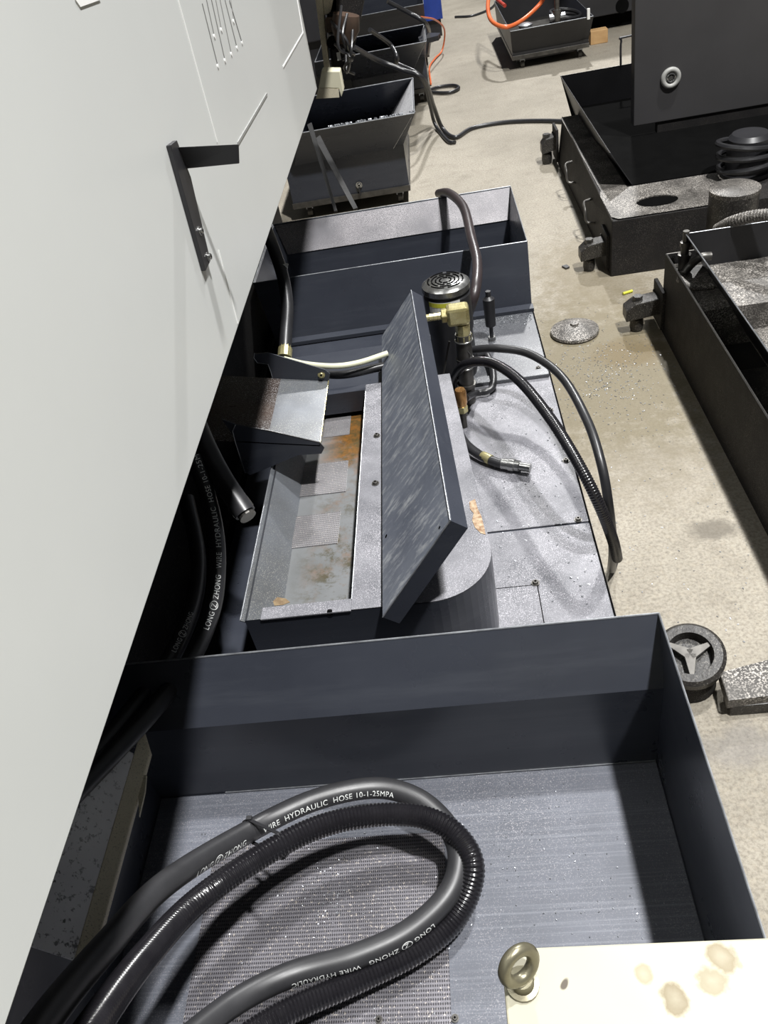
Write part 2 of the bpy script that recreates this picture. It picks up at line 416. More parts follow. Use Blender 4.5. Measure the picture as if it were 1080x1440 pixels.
# ================================================================ middle coolant tank with its deck
ZD = .35
tank = thing('coolant_tank', 'long coolant tank with worn deck plates lightened for sheen, behind the near chip pan', 'tank', (0, 1.6, 0))
B().bb(-.62, .243, .82, 2.42, 0, ZD-.004).make('tank_body', 'navy', tank, bevel=.003)
d1 = B().bb(-.13, .238, .83, 1.368, ZD-.004, ZD).make('deck_plate', 'deck', tank, bevel=.0015)  # plates stop short; the bare navy body paints in shade on their left
d2 = B().bb(-.13, .238, 1.374, 2.03, ZD-.004, ZD).make('deck_plate', 'deck', tank, bevel=.0015)
d3 = B().bb(-.13, .238, 2.036, 2.42, ZD-.004, ZD).make('deck_plate', 'deckdark', tank, bevel=.0015)
rimline([V((.2395, .83, ZD)), V((.2395, 2.42, ZD))], .002, tank, False, 'hole', 'deck_edge_seal')
B().bb(0.02, .236, 2.0, 2.035, ZD, ZD+.012).make('cross_bar', 'deckdark', tank, bevel=.002)
# a small inspection cover with its corner line and arc scratch
cv = B().bb(-.1, .098, .86, 1.19, ZD, ZD+.002).make('inspection_cover', 'deck', tank, bevel=.0006)
rimline([V((-.1, 1.19, ZD+.0015)), V((.0985, 1.19, ZD+.0015)), V((.0985, .86, ZD+.0015))], .0012, cv, False, 'hole', 'cover_gap')
bolt(at(753, 820, z=ZD+.002), (0, 0, 1), .006, cv, 'darksteel')
b = B()
for i in range(16):
    a0 = math.radians(20+i*7); c = V((-.02, .93, ZD+.0022)); R0 = .1
    p = c+V((math.cos(a0)*R0, math.sin(a0)*R0, 0)); q = c+V((math.cos(a0+.12)*R0, math.sin(a0+.12)*R0, 0)); b.cyl(p, q, .0004, n=4)
b.make('scribed_arc', 'darksteel', cv)
for px, py in ((813, 731), (796, 648), (774, 577), (757, 518)):
    bolt(at(px, py, z=ZD), (0, 0, 1), .006, tank, 'darksteel')

# ================================================================ far chip pan
far = thing('chip_pan', 'dark navy chip trough with swarf-speckled rear flare, draped by a brown hose', 'chip pan', (-.1, 2.8, 0))
# cross-section runs along x; flared towards the rear
o0, o1 = [rect(-.62, .215, 2.53, 2.93, .3), rect(-.62, .222, 2.52, 2.95, .453)]
o2 = [V((-.66, 2.514, .543)), V((.24, 2.514, .543)), V((.24, 3.03, .543)), V((-.66, 3.03, .543))]
B().loft([rect(-.62, .24, 2.44, 2.93, 0), rect(-.62, .24, 2.44, 2.93, .3), [V((-.665, 2.510, .545)), V((.243, 2.510, .545)), V((.243, 3.034, .545)), V((-.665, 3.034, .545))], o2, o1, o0]).make('pan_body', 'navy', far)
B().prism([o1[3]+V((.002, -.002, .001)), o1[2]+V((-.002, -.002, .001)), o2[2]+V((-.002, -.002, -.001)), o2[3]+V((.002, -.002, -.001))], (0, -.001, .0006)).make('rear_flare', 'pangrit', far)
rimline([V((-.665, 2.512, .546)), V((.2415, 2.512, .546)), V((.2415, 3.032, .546)), V((-.665, 3.032, .546))], .0018, far)
B().bb(-.6, .243, 2.41, 2.445, ZD, ZD+.012).make('foot_flange', 'navy', far)

# ================================================================ filter box with its sludge tray (stands on the deck)
ZB = .55
fb = thing('filter_box', 'dark open filter box with rust-stained tray, rounded front corner', 'filter box', (-.2, 1.4, ZD))
def arc(cx, cy, r, a0, a1, n=10): return [(cx+r*math.cos(math.radians(a0+(a1-a0)*i/n)), cy+r*math.sin(math.radians(a0+(a1-a0)*i/n))) for i in range(n+1)]
outline = [(-.455, 1.0)]+arc(-.105, 1.11, .11, -90, 0, 12)+[(-.03, 1.76), (-.455, 1.76)]
outline = [(-.455, .985), (-.25, .985)]+arc(-.11, 1.105, .12, -90, 0, 12)+[(-.04, 1.76), (-.455, 1.76)]
# the right side leans slightly: front x=.010, back x=-.040
def rings_box(pts, zs): return [[V((x, y, z)) for x, y in pts] for z in zs]
inner = [(-.425, 1.015), (-.255, 1.015), (-.255, 1.74), (-.425, 1.74)]
# outer wall
n = len(outline)
vs = [V((x, y, z)) for z in (ZD, ZB) for x, y in outline]
w = B(); w.add(vs, [(i, (i+1) % n, (i+1) % n+n, i+n) for i in range(n)])
w.add([V((x, y, ZD+.001)) for x, y in outline], [tuple(range(n))[::-1]])
w.make('box_shell', 'navy', fb)
# right-hand top ledge, with the opening left of it
led = [(-.255, .985)]+arc(-.11, 1.105, .12, -90, 0, 12)+[(-.04, 1.76), (-.255, 1.76)]
B().prism([V((x, y, ZB-.003)) for x, y in led], (0, 0, .004)).make('top_ledge', 'deck', fb, bevel=.001)
B().bb(-.425, -.255, .983, 1.013, ZB-.003, ZB+.001).make('front_bar', 'deck', fb, bevel=.001)
B().bb(-.46, -.255, 1.735, 1.762, ZB-.06, ZB+.001).make('rear_bar', 'navy', fb, bevel=.001)
# sloping left wall of the opening
ZT = .475
lw = B().prism([V((-.462, .985, ZB+.001)), V((-.412, 1.013, ZT)), V((-.412, 1.74, ZT)), V((-.462, 1.74, ZB+.001))], (-.003, 0, 0)).make('sloping_side', 'tray', fb)
B().bb(-.43, -.248, 1.0, 1.74, ZT-.004, ZT).make('tray_floor', 'trayfloor', fb)
B().prism([V((-.256, 1.0, ZT)), V((-.256, 1.74, ZT)), V((-.256, 1.74, ZB)), V((-.256, 1.0, ZB))], (.003, 0, 0)).make('inner_wall', 'tray', fb)
B().bb(-.425, -.256, 1.010, 1.013, ZT, ZB).make('inner_wall', 'navy', fb)
rimline([V((-.2545, 1.01, ZB+.0015)), V((-.2545, 1.74, ZB+.0015))], .0012, fb, False)
rimline([V((-.463, .985, ZB+.0015)), V((-.463, 1.74, ZB+.0015))], .0012, fb, False)
for i, (a, c, dd) in enumerate((((408, 772), (479, 720), .0), ((417, 700), (490, 648), .0), ((455, 616), (494, 585), .0))):
    p = at(*a, z=ZT); q = at(*c, z=ZT)
    B().bb(min(p.x, q.x), max(p.x, q.x), p.y, q.y, ZT, ZT+.002).make('fine_screen', 'perffine', fb)
for px, py in ((528, 680), (530, 613)):
    bolt(at(px, py, z=ZB+.001), (0, 0, 1), .0055, fb, 'darksteel')
bolt(at(507, 556, z=ZT+.002), (0, 0, 1), .008, fb, 'chrome')
p = at(464, 862, y=.985); B().cyl(p+V((0, .004, 0)), p+V((0, -.0015, 0)), .006, n=16).make('screw_hole', 'hole', fb)
B().bb(-.50, -.17, 1.762, 2.05, ZD, ZD+.15).make('added_dark_block', 'navy', fb, bevel=.002)  # navy block added to darken the deck behind the box

# ---------------- the cover lying askew on the box
lid = thing('cover_panel', 'brushed grey flanged cover panel tilted on edge across the filter box', 'cover', at(538, 868, z=.57))
L1, L2, L3, L4 = at(538, 868, z=.572), at(537, 472, z=.566), at(633, 732, z=.75), at(578, 408, z=.70)
L4 = L2+(L3-L1)*.82+V((0, .0, .0)) if False else L4
nn = (L2-L1).cross(L3-L1).normalized()
if nn.z > 0: nn = -nn
fd = nn*.034
tp = [L1, L2, L4, L3]
B().prism(tp, nn*.003).make('top_sheet', 'brushed', lid)
fl_ = B()
for a, c in ((L3, L4), (L1, L3), (L2, L4)):
    ins_ = (sum(tp, V())/4-(a+c)/2).normalized()*.003
    fl_.prism([a, c, c+fd, a+fd], ins_)
fl_.make('folded_flange', 'navy', lid)
b = B(); b.cyl(L3, L4, .0014, n=6); b.cyl(L1, L3, .0010, n=6); b.make('worn_edge', 'edge', lid)
for px, py, r in ((543, 754, .004), (618, 742, .003)):
    # screw hole marks
    dd = FWD*F+RT*(px-540)-UP*(py-720); t = (L1-CAM).dot(nn)/dd.dot(nn); p = CAM+dd*t
    B().cyl(p-nn*.0003, p+nn*.002, r, n=14).make('screw_hole', 'hole', lid)

# ================================================================ chip chute from the machine into the tray
ch = thing('chip_chute', 'oily sheet metal chute with two dark side plates emptying into the filter box', 'chute', (-.5, 1.55, .6))
c1, c2 = at(462, 536, z=.60), at(451, 626, z=.60)
x1 = c1.x; yf, yn = c1.y, c2.y
B().prism([V((x1, yn, .60)), V((x1, yf, .60)), V((-.455, yf, .625)), V((-.455, yn, .625))], (0, 0, -.003)).make('chute_floor', 'tray', ch)
B().prism([V((-.455, yn, .625)), V((-.455, yf, .625)), V((-.70, yf, .68)), V((-.70, yn, .68))], (0, 0, -.003)).make('upper_floor', 'oilsludge', ch)
rimline([V((x1, yn, .601)), V((x1, yf, .601))], .0016, ch, False, 'brass', 'oily_lip')
pl = [at(a, c, y=yn) for a, c in ((312, 590), (332, 597), (380, 606), (449, 622), (456, 630), (452, 638), (420, 640), (352, 668), (343, 664), (328, 612))]
B().prism(pl, (0, .003, 0)).make('side_plate', 'navy', ch)
rimline([at(a, c, y=yn)+V((0, -.001, 0)) for a, c in ((331, 597), (327, 606), (331, 622), (345, 665))], .0009, ch, False)
rimline([at(a, c, y=yn) for a, c in ((332, 597), (380, 606), (449, 622), (456, 630))], .0007, ch, False, 'darksteel')
pl = [at(a, c, y=yf) for a, c in ((356, 498), (376, 496), (457, 520), (464, 526), (462, 538), (398, 543), (386, 541), (378, 512), (362, 510))]
B().prism(pl, (0, .003, 0)).make('side_plate', 'navy', ch)
rimline([at(a, c, y=yf)+V((0, -.001, 0)) for a, c in ((358, 496), (357, 503), (362, 510), (377, 512), (381, 523), (386, 541))], .0009, ch, False)
bolt(at(452, 527, y=yf), (0, -1, .3), .006, ch, 'brass')

# ================================================================ motor pump on the deck
mp = thing('pump_motor', 'black upright pump motor with silver slotted fan cover', 'motor', (-.02, 2.1, ZD))
mc = at(626, 394, y=2.1); cx, cz = mc.x, mc.z
B().lathe([(0, .062), (.08, .066), (.5, .062), (.55, .066), (.93, .066), (1, .05)], (cx, 2.1, ZD), (cx, 2.1, cz-.02), 36).make('motor_body', 'black', mp, smooth=True)
B().lathe([(0, .064), (.2, .068), (.7, .067), (1, .055)], (cx, 2.1, cz-.028), (cx, 2.1, cz), 40).make('fan_cover', 'chrome', mp, smooth=True)
b = B()
for k, R in enumerate((.016, .027, .038, .049)):
    for q in range(6):
        a0 = q*60+(k % 2)*30+6; pts = [V((cx+R*math.cos(math.radians(a0+j*6)), 2.1+R*math.sin(math.radians(a0+j*6)), cz+.0006)) for j in range(9)]
        for p, q2 in zip(pts, pts[1:]): b.cyl(p, q2, .0022, n=5)
b.make('fan_slots', 'hole', mp)
lb = B(); ang0 = -140
for i in range(10):
    a0, a1 = math.radians(ang0+i*8), math.radians(ang0+i*8+8); R = .0672
    lb.add([V((cx+R*math.cos(a), 2.1+R*math.sin(a), z)) for a, z in ((a0, cz-.075), (a1, cz-.075), (a1, cz-.035), (a0, cz-.035))], [(0, 1, 2, 3)])
lb.make('rating_label', 'paper', mp)
lb = B()
for i in range(7):
    a0, a1 = math.radians(ang0+i*8), math.radians(ang0+i*8+8); R = .0675
    lb.add([V((cx+R*math.cos(a), 2.1+R*math.sin(a), z)) for a, z in ((a0, cz-.05), (a1, cz-.05), (a1, cz-.037), (a0, cz-.037))], [(0, 1, 2, 3)])
lb.make('warning_strip', 'yellow', mp)

# ---------------- riser pipe with the brass elbow
rp = thing('riser_pipe', 'steel riser pipe topped by a pale brass elbow with hose barb', 'pipe', (-.03, 1.93, ZD))
e = at(650, 440, y=1.93); base = at(640, 600, z=ZD); base = V((e.x-.012, 1.93, ZD)); ez = e.z
B().lathe([(0, .022), (.25, .022), (.251, .026), (.29, .026), (.291, .021), (.62, .021), (.621, .0245), (.66, .0245), (.661, .022), (1, .022)], base, (e.x-.004, 1.93, ez-.06), 20).make('pipe', 'darksteel', rp, smooth=True)
B().lathe([(0, .0225), (.3, .0225), (.32, .019), (1, .0195)], (e.x-.004, 1.93, ez-.075), (e.x-.003, 1.93, ez-.03), 8).make('hex_nut', 'brass', rp)
B().torus((e.x-.004, 1.93, ez-.078), (0, 0, 1), .0235, .0022).make('clamp_ring', 'chrome', rp, smooth=True)
B().torus((e.x-.008, 1.93, ez-.16), (0, 0, 1), .0225, .0022).make('clamp_ring', 'chrome', rp, smooth=True)
el = B().box((e.x-.012, 1.93, ez-.002), (.06, .044, .052)); el.make('elbow', 'brass', rp, bevel=.009)
B().lathe([(0, .02), (1, .02)], (e.x-.038, 1.93, ez), (e.x-.055, 1.93, ez), 6).make('hex_nut', 'brass', rp, bevel=.002)
B().lathe([(0, .009), (.2, .0105), (.22, .009), (.45, .0105), (.47, .009), (.7, .0105), (.72, .009), (1, .0095)], (e.x-.055, 1.93, ez), (e.x-.10, 1.93, ez), 16).make('hose_barb', 'brass', rp, smooth=True)
# valve lever and clips beside the pipe
b = B(); b.tube(smooth([at(657, 493, y=1.91), at(662, 500, y=1.91), at(660, 508, y=1.91), at(668, 516, y=1.91)], 6), .0014, 6); b.make('spring_clip', 'chrome', rp, smooth=True)
B().tube([at(632, 480, y=1.95), at(620, 545, y=1.95)], .003, 8, ).make('threaded_rod', 'darksteel', rp)

bc = thing('brass_fitting', 'orange brass threaded fitting standing on the deck by the box corner', 'fitting', at(653, 600, z=ZD))
q0 = at(653, 600, z=ZD); q1 = at(651, 547, y=q0.y)
hgt = q1.z-ZD
B().lathe([(0, .009), (.3, .009), (.31, .012), (.45, .012)], q0, (q0.x, q0.y, ZD+hgt), 14).make('thread', 'darksteel', bc, smooth=True)
B().lathe([(0, .016), (1, .016)], (q0.x, q0.y, ZD+hgt*.42), (q0.x, q0.y, ZD+hgt*.58), 6).make('hex_nut', 'brass', bc, bevel=.001)
B().lathe([(0, .013), (.2, .016), (.85, .016), (1, .013)], (q0.x, q0.y, ZD+hgt*.58), (q0.x, q0.y, ZD+hgt), 20).make('cap', 'copper', bc, smooth=True)

# ---------------- small second pump column right of the motor
p2 = thing('level_sensor', 'slim black level switch column standing on the darker deck', 'sensor', at(690, 478, z=ZD))
q0 = at(692, 478, z=ZD); q1 = at(682, 410, y=q0.y)
B().lathe([(0, .006), (.3, .006), (.31, .016), (.85, .018), (.9, .008), (1, .008)], q0, (q0.x, q0.y, q1.z), 16).make('column', 'black', p2, smooth=True)
B().lathe([(0, .012), (1, .012)], q0, (q0.x, q0.y, ZD+.012), 6).make('hex_nut', 'chrome', p2)

# ================================================================ hoses on the tank
hose('cable_hose', [(640, 545, .36), (640, 530, .42), (655, 512, .50), (690, 510, .54), (730, 535, .56), (775, 590, .56), (815, 655, .53), (845, 715, .45), (862, 760, .33), (868, 785, .2)], .0125, 'spiral', 'thick black ribbed hose arching over the deck and down the tank side', ribs=.006)
hose('cable_hose', [(662, 492, .48), (700, 490, .50), (745, 498, .50), (790, 530, .50), (825, 590, .49), (845, 650, .45), (856, 710, .36), (862, 770, .2), (860, 800, .04), (864, 790, .013)], .011, 'rubber', 'smooth black hose curving outermost over the deck edge to the floor')
o, pts = hose('delivery_hose', [(642, 560, .40), (640, 590, .385), (652, 620, .375), (675, 640, .368), (700, 651, .366), (716, 654, .366)], .012, 'rubber', 'short black hose lying on the deck with a chrome coupling end', parent=None)
dh = o
pA, pB = at(706, 652, z=.366), at(746, 658, z=.366)
B().lathe([(0, .0145), (.25, .0145), (.26, .0165), (.45, .0165), (.46, .014), (.62, .015), (.63, .011), (1, .011)], pA, pB, 12).make('coupling', 'chrome', dh, smooth=True)
B().lathe([(0, .013), (1, .0135)], at(678, 641, z=.368), at(690, 647, z=.367), 14).make('crimp_sleeve', 'brass', dh, smooth=True)
hose('cable_hose', [(655, 560, .42), (668, 553, .37), (685, 550, .365), (694, 540, .37), (692, 515, .375), (683, 498, .38), (668, 500, .40)], .0095, 'rubber', 'small looped black cable lying on the deck below the riser pipe')
hose('drain_hose', [(617, 272, .545), (632, 272, .585), (652, 292, .60), (663, 335, .595), (671, 370, .58), (668, 410, .56), (655, 450, .48)], .0155, 'brownhose', 'brownish black hose draped over the far trough down beside the motor')
hose('thin_wire', [(612, 530, .52), (600, 538, .5), (585, 560, .46), (600, 600, .40)], .003, 'rubber', 'thin black wire behind the tilted cover panel')
# white tube across the tray
hose('coolant_tube', [(400, 505, .62), (430, 512, .612), (470, 515, .606), (505, 510, .60), (545, 497, .60)], .0075, 'whitehose', 'pale yellowish tube crossing behind the chute to the cover panel')
hose('coolant_tube', [(395, 512, .585), (430, 521, .575), (480, 527, .57), (540, 515, .565)], .011, 'rubber', 'black tube lying just under the pale tube behind the chute')
# standing hose at the left of the far trough
o, pts = hose('supply_hose', [(372, 318, .86), (385, 350, .80), (398, 390, .74), (404, 430, .69), (402, 470, .65), (401, 492, .625)], .017, 'rubber', 'black hose dropping from behind the white panel to a brass end')
B().lathe([(0, .0165), (.5, .0165), (.51, .019), (1, .019)], at(402, 478, z=.64), at(400, 503, z=.615), 12).make('brass_end', 'brass', o)
B().box(at(399, 378, z=.755), (.02, .012, .03), (0, .4, 0)).make('cable_tag', 'paper', o)

# swarf in the near pan and on the deck
b = B(); rnd = random.Random(11)
for k in range(800):
    if k < 260: p = at(rnd.gauss(468, 24), rnd.gauss(1250, 34), z=PZ+.005)
    elif k < 560: p = at(rnd.uniform(270, 650), rnd.uniform(1165, 1438), z=PZ+.005)
    else: p = at(rnd.uniform(350, 940), rnd.uniform(1100, 1320), z=PZ+.003)
    if not (-.55 < p.x < .22 and .1 < p.y < .73): continue
    sz = rnd.uniform(.0007, .0014)
    b.box(p+V((0, 0, .0008)), (sz*1.6, sz*.8, .0008), (rnd.uniform(-.4, .4), rnd.uniform(-.4, .4), rnd.uniform(0, 3.1)))
tag(b.make('metal_swarf', 'edge'), 'fine pale swarf scattered over the near chip pan floor', 'swarf', kind='stuff')
b = B()
for k in range(420):
    u = rnd.random(); p = V((.03+.2*u, 2.405-abs(rnd.gauss(0, .03)), ZD)) if k < 260 else at(rnd.uniform(690, 860), rnd.uniform(520, 850), z=ZD)
    if not (.015 < p.x < .232 and .84 < p.y < 2.405): continue
    sz = rnd.uniform(.0012, .003)
    b.box(p+V((0, 0, .0012)), (sz*1.7, sz*.8, .001), (rnd.uniform(-.4, .4), rnd.uniform(-.4, .4), rnd.uniform(0, 3.1)))
tag(b.make('metal_swarf', 'edge'), 'pale swarf crumbs lying on the deck below the far trough', 'swarf', kind='stuff')
b = B()
rr_ = [at(a, c, z=ZB+.0012) for a, c in ((660, 706), (668, 702), (672, 716), (677, 726), (681, 742), (683, 752), (676, 750), (668, 742), (664, 732), (666, 722), (661, 716))]
b.prism(rr_, (0, 0, .0008)); b.make('flaked_paint_patch', mat('rusty_flaked_paint', (184, 166, 140), (120, 84, 54), rough=.8, scale=90), fb)
rr_ = [at(a, c, z=ZB+.0012) for a, c in ((384, 846), (390, 840), (402, 842), (408, 847), (398, 851), (386, 852))]
b = B(); b.prism(rr_, (0, 0, .0008)); b.make('rust_patch', mat('brown_rust_patch', (130, 112, 84), (96, 76, 54), rough=.8, scale=90), fb)

# ================================================================ hoses in the near chip pan
R1 = .0165
A_ = [(-10, 1560, .93), (60, 1440, .85), (150, 1330, .74), (232, 1243, .64), (345, 1172, .53), (440, 1126, .50), (525, 1108, .48), (585, 1122, .47), (628, 1160, .46), (645, 1205, .455), (630, 1258, .45), (575, 1310, .445), (500, 1345, .45), (410, 1370, .46), (330, 1410, .49), (240, 1480, .55)]
hA, pA_ = hose('hydraulic_hose', A_, R1, 'rubberdusty', 'smooth grey-black printed hydraulic hose, upper of the looped pair in the near pan', group='hydraulic hoses of the near machine')
B_ = [(50, 1570, .90), (130, 1445, .81), (200, 1350, .70), (272, 1272, .60), (350, 1215, .56), (440, 1166, .535), (520, 1147, .515), (590, 1148, .495), (640, 1172, .475), (666, 1220, .46), (645, 1285, .43), (590, 1335, .425), (500, 1380, .43), (400, 1425, .45), (300, 1490, .49)]
hB, pB_ = hose('hydraulic_hose', B_, .0165, 'spiral', 'ribbed black guarded hose, lower of the looped pair in the near pan', ribs=.0055, group='hydraulic hoses of the near machine')
def arclen_at(pts, px, py):
    best, bi, L, Ls = 1e9, 0, 0, 0
    for i, p in enumerate(pts):
        if i: L += (pts[i]-pts[i-1]).length
        d = p-CAM; w_ = d.dot(FWD); x = 540+F*d.dot(RT)/w_; y = 720-F*d.dot(UP)/w_
        dd = (x-px)**2+(y-py)**2
        if dd < best: best, Ls = dd, L
    return Ls
TXT = 'LONG  Z  ZHONG         WIRE  HYDRAULIC  HOSE 10-1-25MPA'
wrap_text(TXT, pA_, R1, arclen_at(pA_, 262, 1224), .0122, (.2, -.8, .45), 'ink', hA)
wrap_text('LONG  Z  ZHONG   WIRE HYDRAULIC', pA_, R1, arclen_at(pA_, 600, 1290), .011, (.3, -.9, .2), 'ink', hA)
tie = pA_[0]
i = min(range(len(pA_)), key=lambda k: abs(arclen_at(pA_, 352, 1170)-sum((pA_[j]-pA_[j-1]).length for j in range(1, k+1))))
t_ = (pA_[i+1]-pA_[i-1]).normalized()
j = min(range(len(pB_)), key=lambda k: (pB_[k]-pA_[i]).length)
u_ = (pB_[j]-pA_[i]); u_ = (u_-t_*u_.dot(t_)); g_ = u_.length; u_.normalize(); w_ = t_.cross(u_)
loop = []
for k in range(9): a = math.radians(90+k*22.5); loop.append(pA_[i]+(u_*math.cos(a)+w_*math.sin(a))*(R1+.0015))
for k in range(9): a = math.radians(270+k*22.5); loop.append(pA_[i]+u_*g_+(u_*math.cos(a)+w_*math.sin(a))*(R1+.003))
loop.append(loop[0])
ct = B()
for k in range(len(loop)-1):
    a, c = loop[k], loop[k+1]; ct.prism([a-t_*.003, a+t_*.003, c+t_*.003, c-t_*.003], (c-a).cross(t_).normalized()*-.0012)
cto = ct.make('cable_tie', 'black'); tag(cto, 'black cable tie binding the looped hoses in the near pan', 'cable tie')
B().box(pA_[i]+w_*(R1+.003)*(1 if w_.z > 0 else -1), (.008, .006, .006)).make('tie_head', 'rubberdusty', cto)

# hoses hanging under the white panel, left
C_ = [(272, 640, .78), (290, 690, .72), (303, 745, .67), (306, 800, .63), (298, 860, .61), (270, 925, .61), (222, 990, .63), (160, 1058, .66), (90, 1130, .70), (20, 1200, .74)]
hC, pC_ = hose('hydraulic_hose', C_, .0155, 'rubber', 'black printed hydraulic hose curving down under the white panel edge', group='hydraulic hoses of the near machine')
wrap_text('LONG  Z  ZHONG   WIRE  HYDRAULIC  HOSE 10-1-25MPA', list(reversed(pC_)), .0155, sum((pC_[k]-pC_[k-1]).length for k in range(1, len(pC_)))-arclen_at(pC_, 289, 895), .0135, (.45, -.35, .8), 'ink', hC)
D_ = [(262, 700, .66), (278, 780, .60), (272, 850, .58), (240, 925, .60), (185, 1000, .63), (120, 1075, .67), (50, 1150, .71)]
hD, pD_ = hose('hydraulic_hose', D_, .0155, 'rubber', 'black hose hidden lower left behind the printed hose under the panel', group='hydraulic hoses of the near machine')
wrap_text('LONG  Z  ZHONG', list(reversed(pD_)), .0155, sum((pD_[k]-pD_[k-1]).length for k in range(1, len(pD_)))-arclen_at(pD_, 240, 925), .012, (.45, -.35, .8), 'ink', hD)
hE, pE_ = hose('hydraulic_hose', [(262, 560, .86), (285, 620, .79), (312, 672, .73), (345, 722, .68)], .021, 'rubber', 'thick dark hose with a steel end pointing at the filter box', group='hydraulic hoses of the near machine')
B().lathe([(0, .0225), (.5, .0225), (.52, .017), (1, .017)], at(335, 708, z=.69), at(349, 727, z=.675), 14).make('steel_end', 'darksteel', hE)
B().torus(at(284, 655, z=.75), (pC_[3]-pC_[0]), .017, .0025).make('clamp_ring', 'darksteel', hC, smooth=True)

# ================================================================ white machine: enclosure panel and dark base behind the tanks
XP = -.307; ZP = 1.115
wm = thing('machine_enclosure', 'big white machine enclosure panel filling the left side', 'machine', (XP, .8, ZP))
far_y = at(447, 130, x=XP).y
def onp(px, py, d=0): q = at(px, py, x=XP); q.x += d; return q
ztop = 2.3
B().prism([V((XP, -1.6, ZP)), V((XP, far_y, ZP)), V((XP, far_y, ztop)), V((XP, -1.6, ztop))], (-.04, 0, 0)).make('front_panel', 'white', wm, bevel=.002)
B().bb(-1.6, -.19, far_y+.003, 3.45, 1.44, 2.3).make('added_shade_hood', 'white', wm, bevel=.003)  # out-of-view box added to cast shade on the far trough
def strip(pts, wd, m, name, parent, up=.0012):
    b = B()
    for a, c in zip(pts, pts[1:]):
        a, c = V(a), V(c); d = (c-a).normalized(); s = V((1, 0, 0)).cross(d)*wd/2
        b.prism([a-s, a+s, c+s, c-s], (up, 0, 0))
    return b.make(name, m, parent)
strip([onp(250, 0), onp(305, 200)], .0022, 'whiteline', 'door_seam', wm)
strip([onp(307, 352), onp(334, 455)], .0016, 'whiteline', 'door_seam', wm)
strip([onp(375, 132), onp(334, 202)], .004, 'seam', 'door_seam', wm)
strip([onp(418, 0), onp(426, 46), onp(398, 94)], .003, 'whiteline', 'door_seam', wm)
for (a, c) in (((284, 5), (306, 93)), ((290, 0), (301, 51)), ((297, 0), (316, 85)), ((303, 0), (311, 42)), ((309, 0), (325, 76)), ((316, 0), (333, 67)), ((322, 0), (340, 60)), ((324, 0), (328, 30))):
    s_ = strip([onp(*a), onp(*c)], .0022, 'slot', 'vent_slot', wm, .0008)
    q = onp(*c); B().cyl(q, q+V((.0012, 0, 0)), .003, n=10).make('slot_end', 'whiteline', s_)
B().prism([onp(105, 0), onp(140, 0), onp(112, 10)], (.001, 0, 0)).make('notice_corner', 'whiteline', wm)
# folded bracket screwed on the panel
br = thing('angle_bracket', 'black angle bracket screwed to the white panel, blade sticking out', 'bracket', onp(262, 290))
h0, h1 = onp(240, 203), onp(286, 380)
B().prism([onp(233, 205), onp(242, 198), onp(262, 250), onp(290, 368), onp(283, 382), onp(236, 215)], (.006, 0, 0)).make('upright', 'black', br, bevel=.001)
bx = at(335, 205, y=h0.y).x
t0, t1 = onp(243, 208, .004), onp(258, 238, .004)
e0 = at(335, 203, y=t0.y); e1 = at(336, 230, y=t1.y)
B().prism([t0, t1, V((e1.x, t1.y, e1.z)), V((e0.x, t0.y, e0.z))], (0, .004, -.001)).make('blade', 'black', br, bevel=.0008)
for px, py in ((274, 326), (286, 362)):
    bolt(onp(px, py, .006), (1, 0, 0), .004, br, 'chrome')

# dark machine base under the panel
mb = thing('oily_machine', 'dark oily machine body in the shade under the white panel', 'machine', (-1.0, 1.5, 0))
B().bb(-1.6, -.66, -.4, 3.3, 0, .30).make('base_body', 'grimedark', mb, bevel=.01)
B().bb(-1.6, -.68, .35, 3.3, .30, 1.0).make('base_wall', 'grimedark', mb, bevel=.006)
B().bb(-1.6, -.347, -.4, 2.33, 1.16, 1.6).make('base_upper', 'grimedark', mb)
# pale plate at the lower left
q = [at(186, 1058, z=.62), at(168, 1190, z=.62), at(106, 1350, z=.62)]
xr_ = (q[0].x+q[2].x)/2; yr0, yr1 = at(106, 1350, z=.62).y, .78
yp1 = at(150, 985, z=.75).y
B().prism([V((xr_, yr0, .62)), V((xr_, yp1, .62)), V((xr_-.16, yp1, .84)), V((xr_-.16, yr0, .84))], (0, 0, -.008)).make('pale_plate', 'lightcast', mb, bevel=.003)
B().prism([V((xr_, yr0, .62)), V((xr_+.018, yr0, .605)), V((xr_+.018, yr0+.30, .605)), V((xr_, yr0+.34, .62))], (0, 0, -.01)).make('plate_lip', 'creamdull', mb, bevel=.002)
B().prism([at(a, c, z=.60) for a, c in ((200, 1092), (207, 1092), (205, 1115), (197, 1150), (196, 1120))], (0, 0, .004)).make('oily_drip_tab', 'creamdull', mb)

# ================================================================ cream cover at the lower right, with lifting eye
cc = thing('cream_cover', 'cream machine cover with brown stains at the lower right corner', 'cover', (.3, -.05, .67))
ZC = .85; c0 = at(704, 1334, z=ZC); yC = c0.y
out = [(c0.x+.012, yC)]+[]
poly = [V((c0.x, -.6, ZC)), V((.75, -.6, ZC)), V((.75, yC-.004, ZC)), V((c0.x+.014, yC, ZC)), V((c0.x+.004, yC-.004, ZC)), V((c0.x, yC-.014, ZC))]
B().prism(poly, (0, 0, -.18)).make('cover_body', 'creamtop', cc, bevel=.002)
ey = thing('lifting_eye', 'dull plated lifting eye bolt screwed into the cream cover corner', 'eye bolt', at(734, 1392, z=ZC))
bp = at(735, 1385, z=ZC)
B().lathe([(0, .014), (.25, .014), (.3, .010), (1, .009)], bp, bp+V((0, 0, .016)), 20).make('collar', 'plated', ey, smooth=True)
tt = B(); tt.torus(bp+V((-.001, .004, .031)), (.55, -.8, .35), .0145, .0055, 30, 12); tt.make('ring', 'plated', ey, smooth=True)

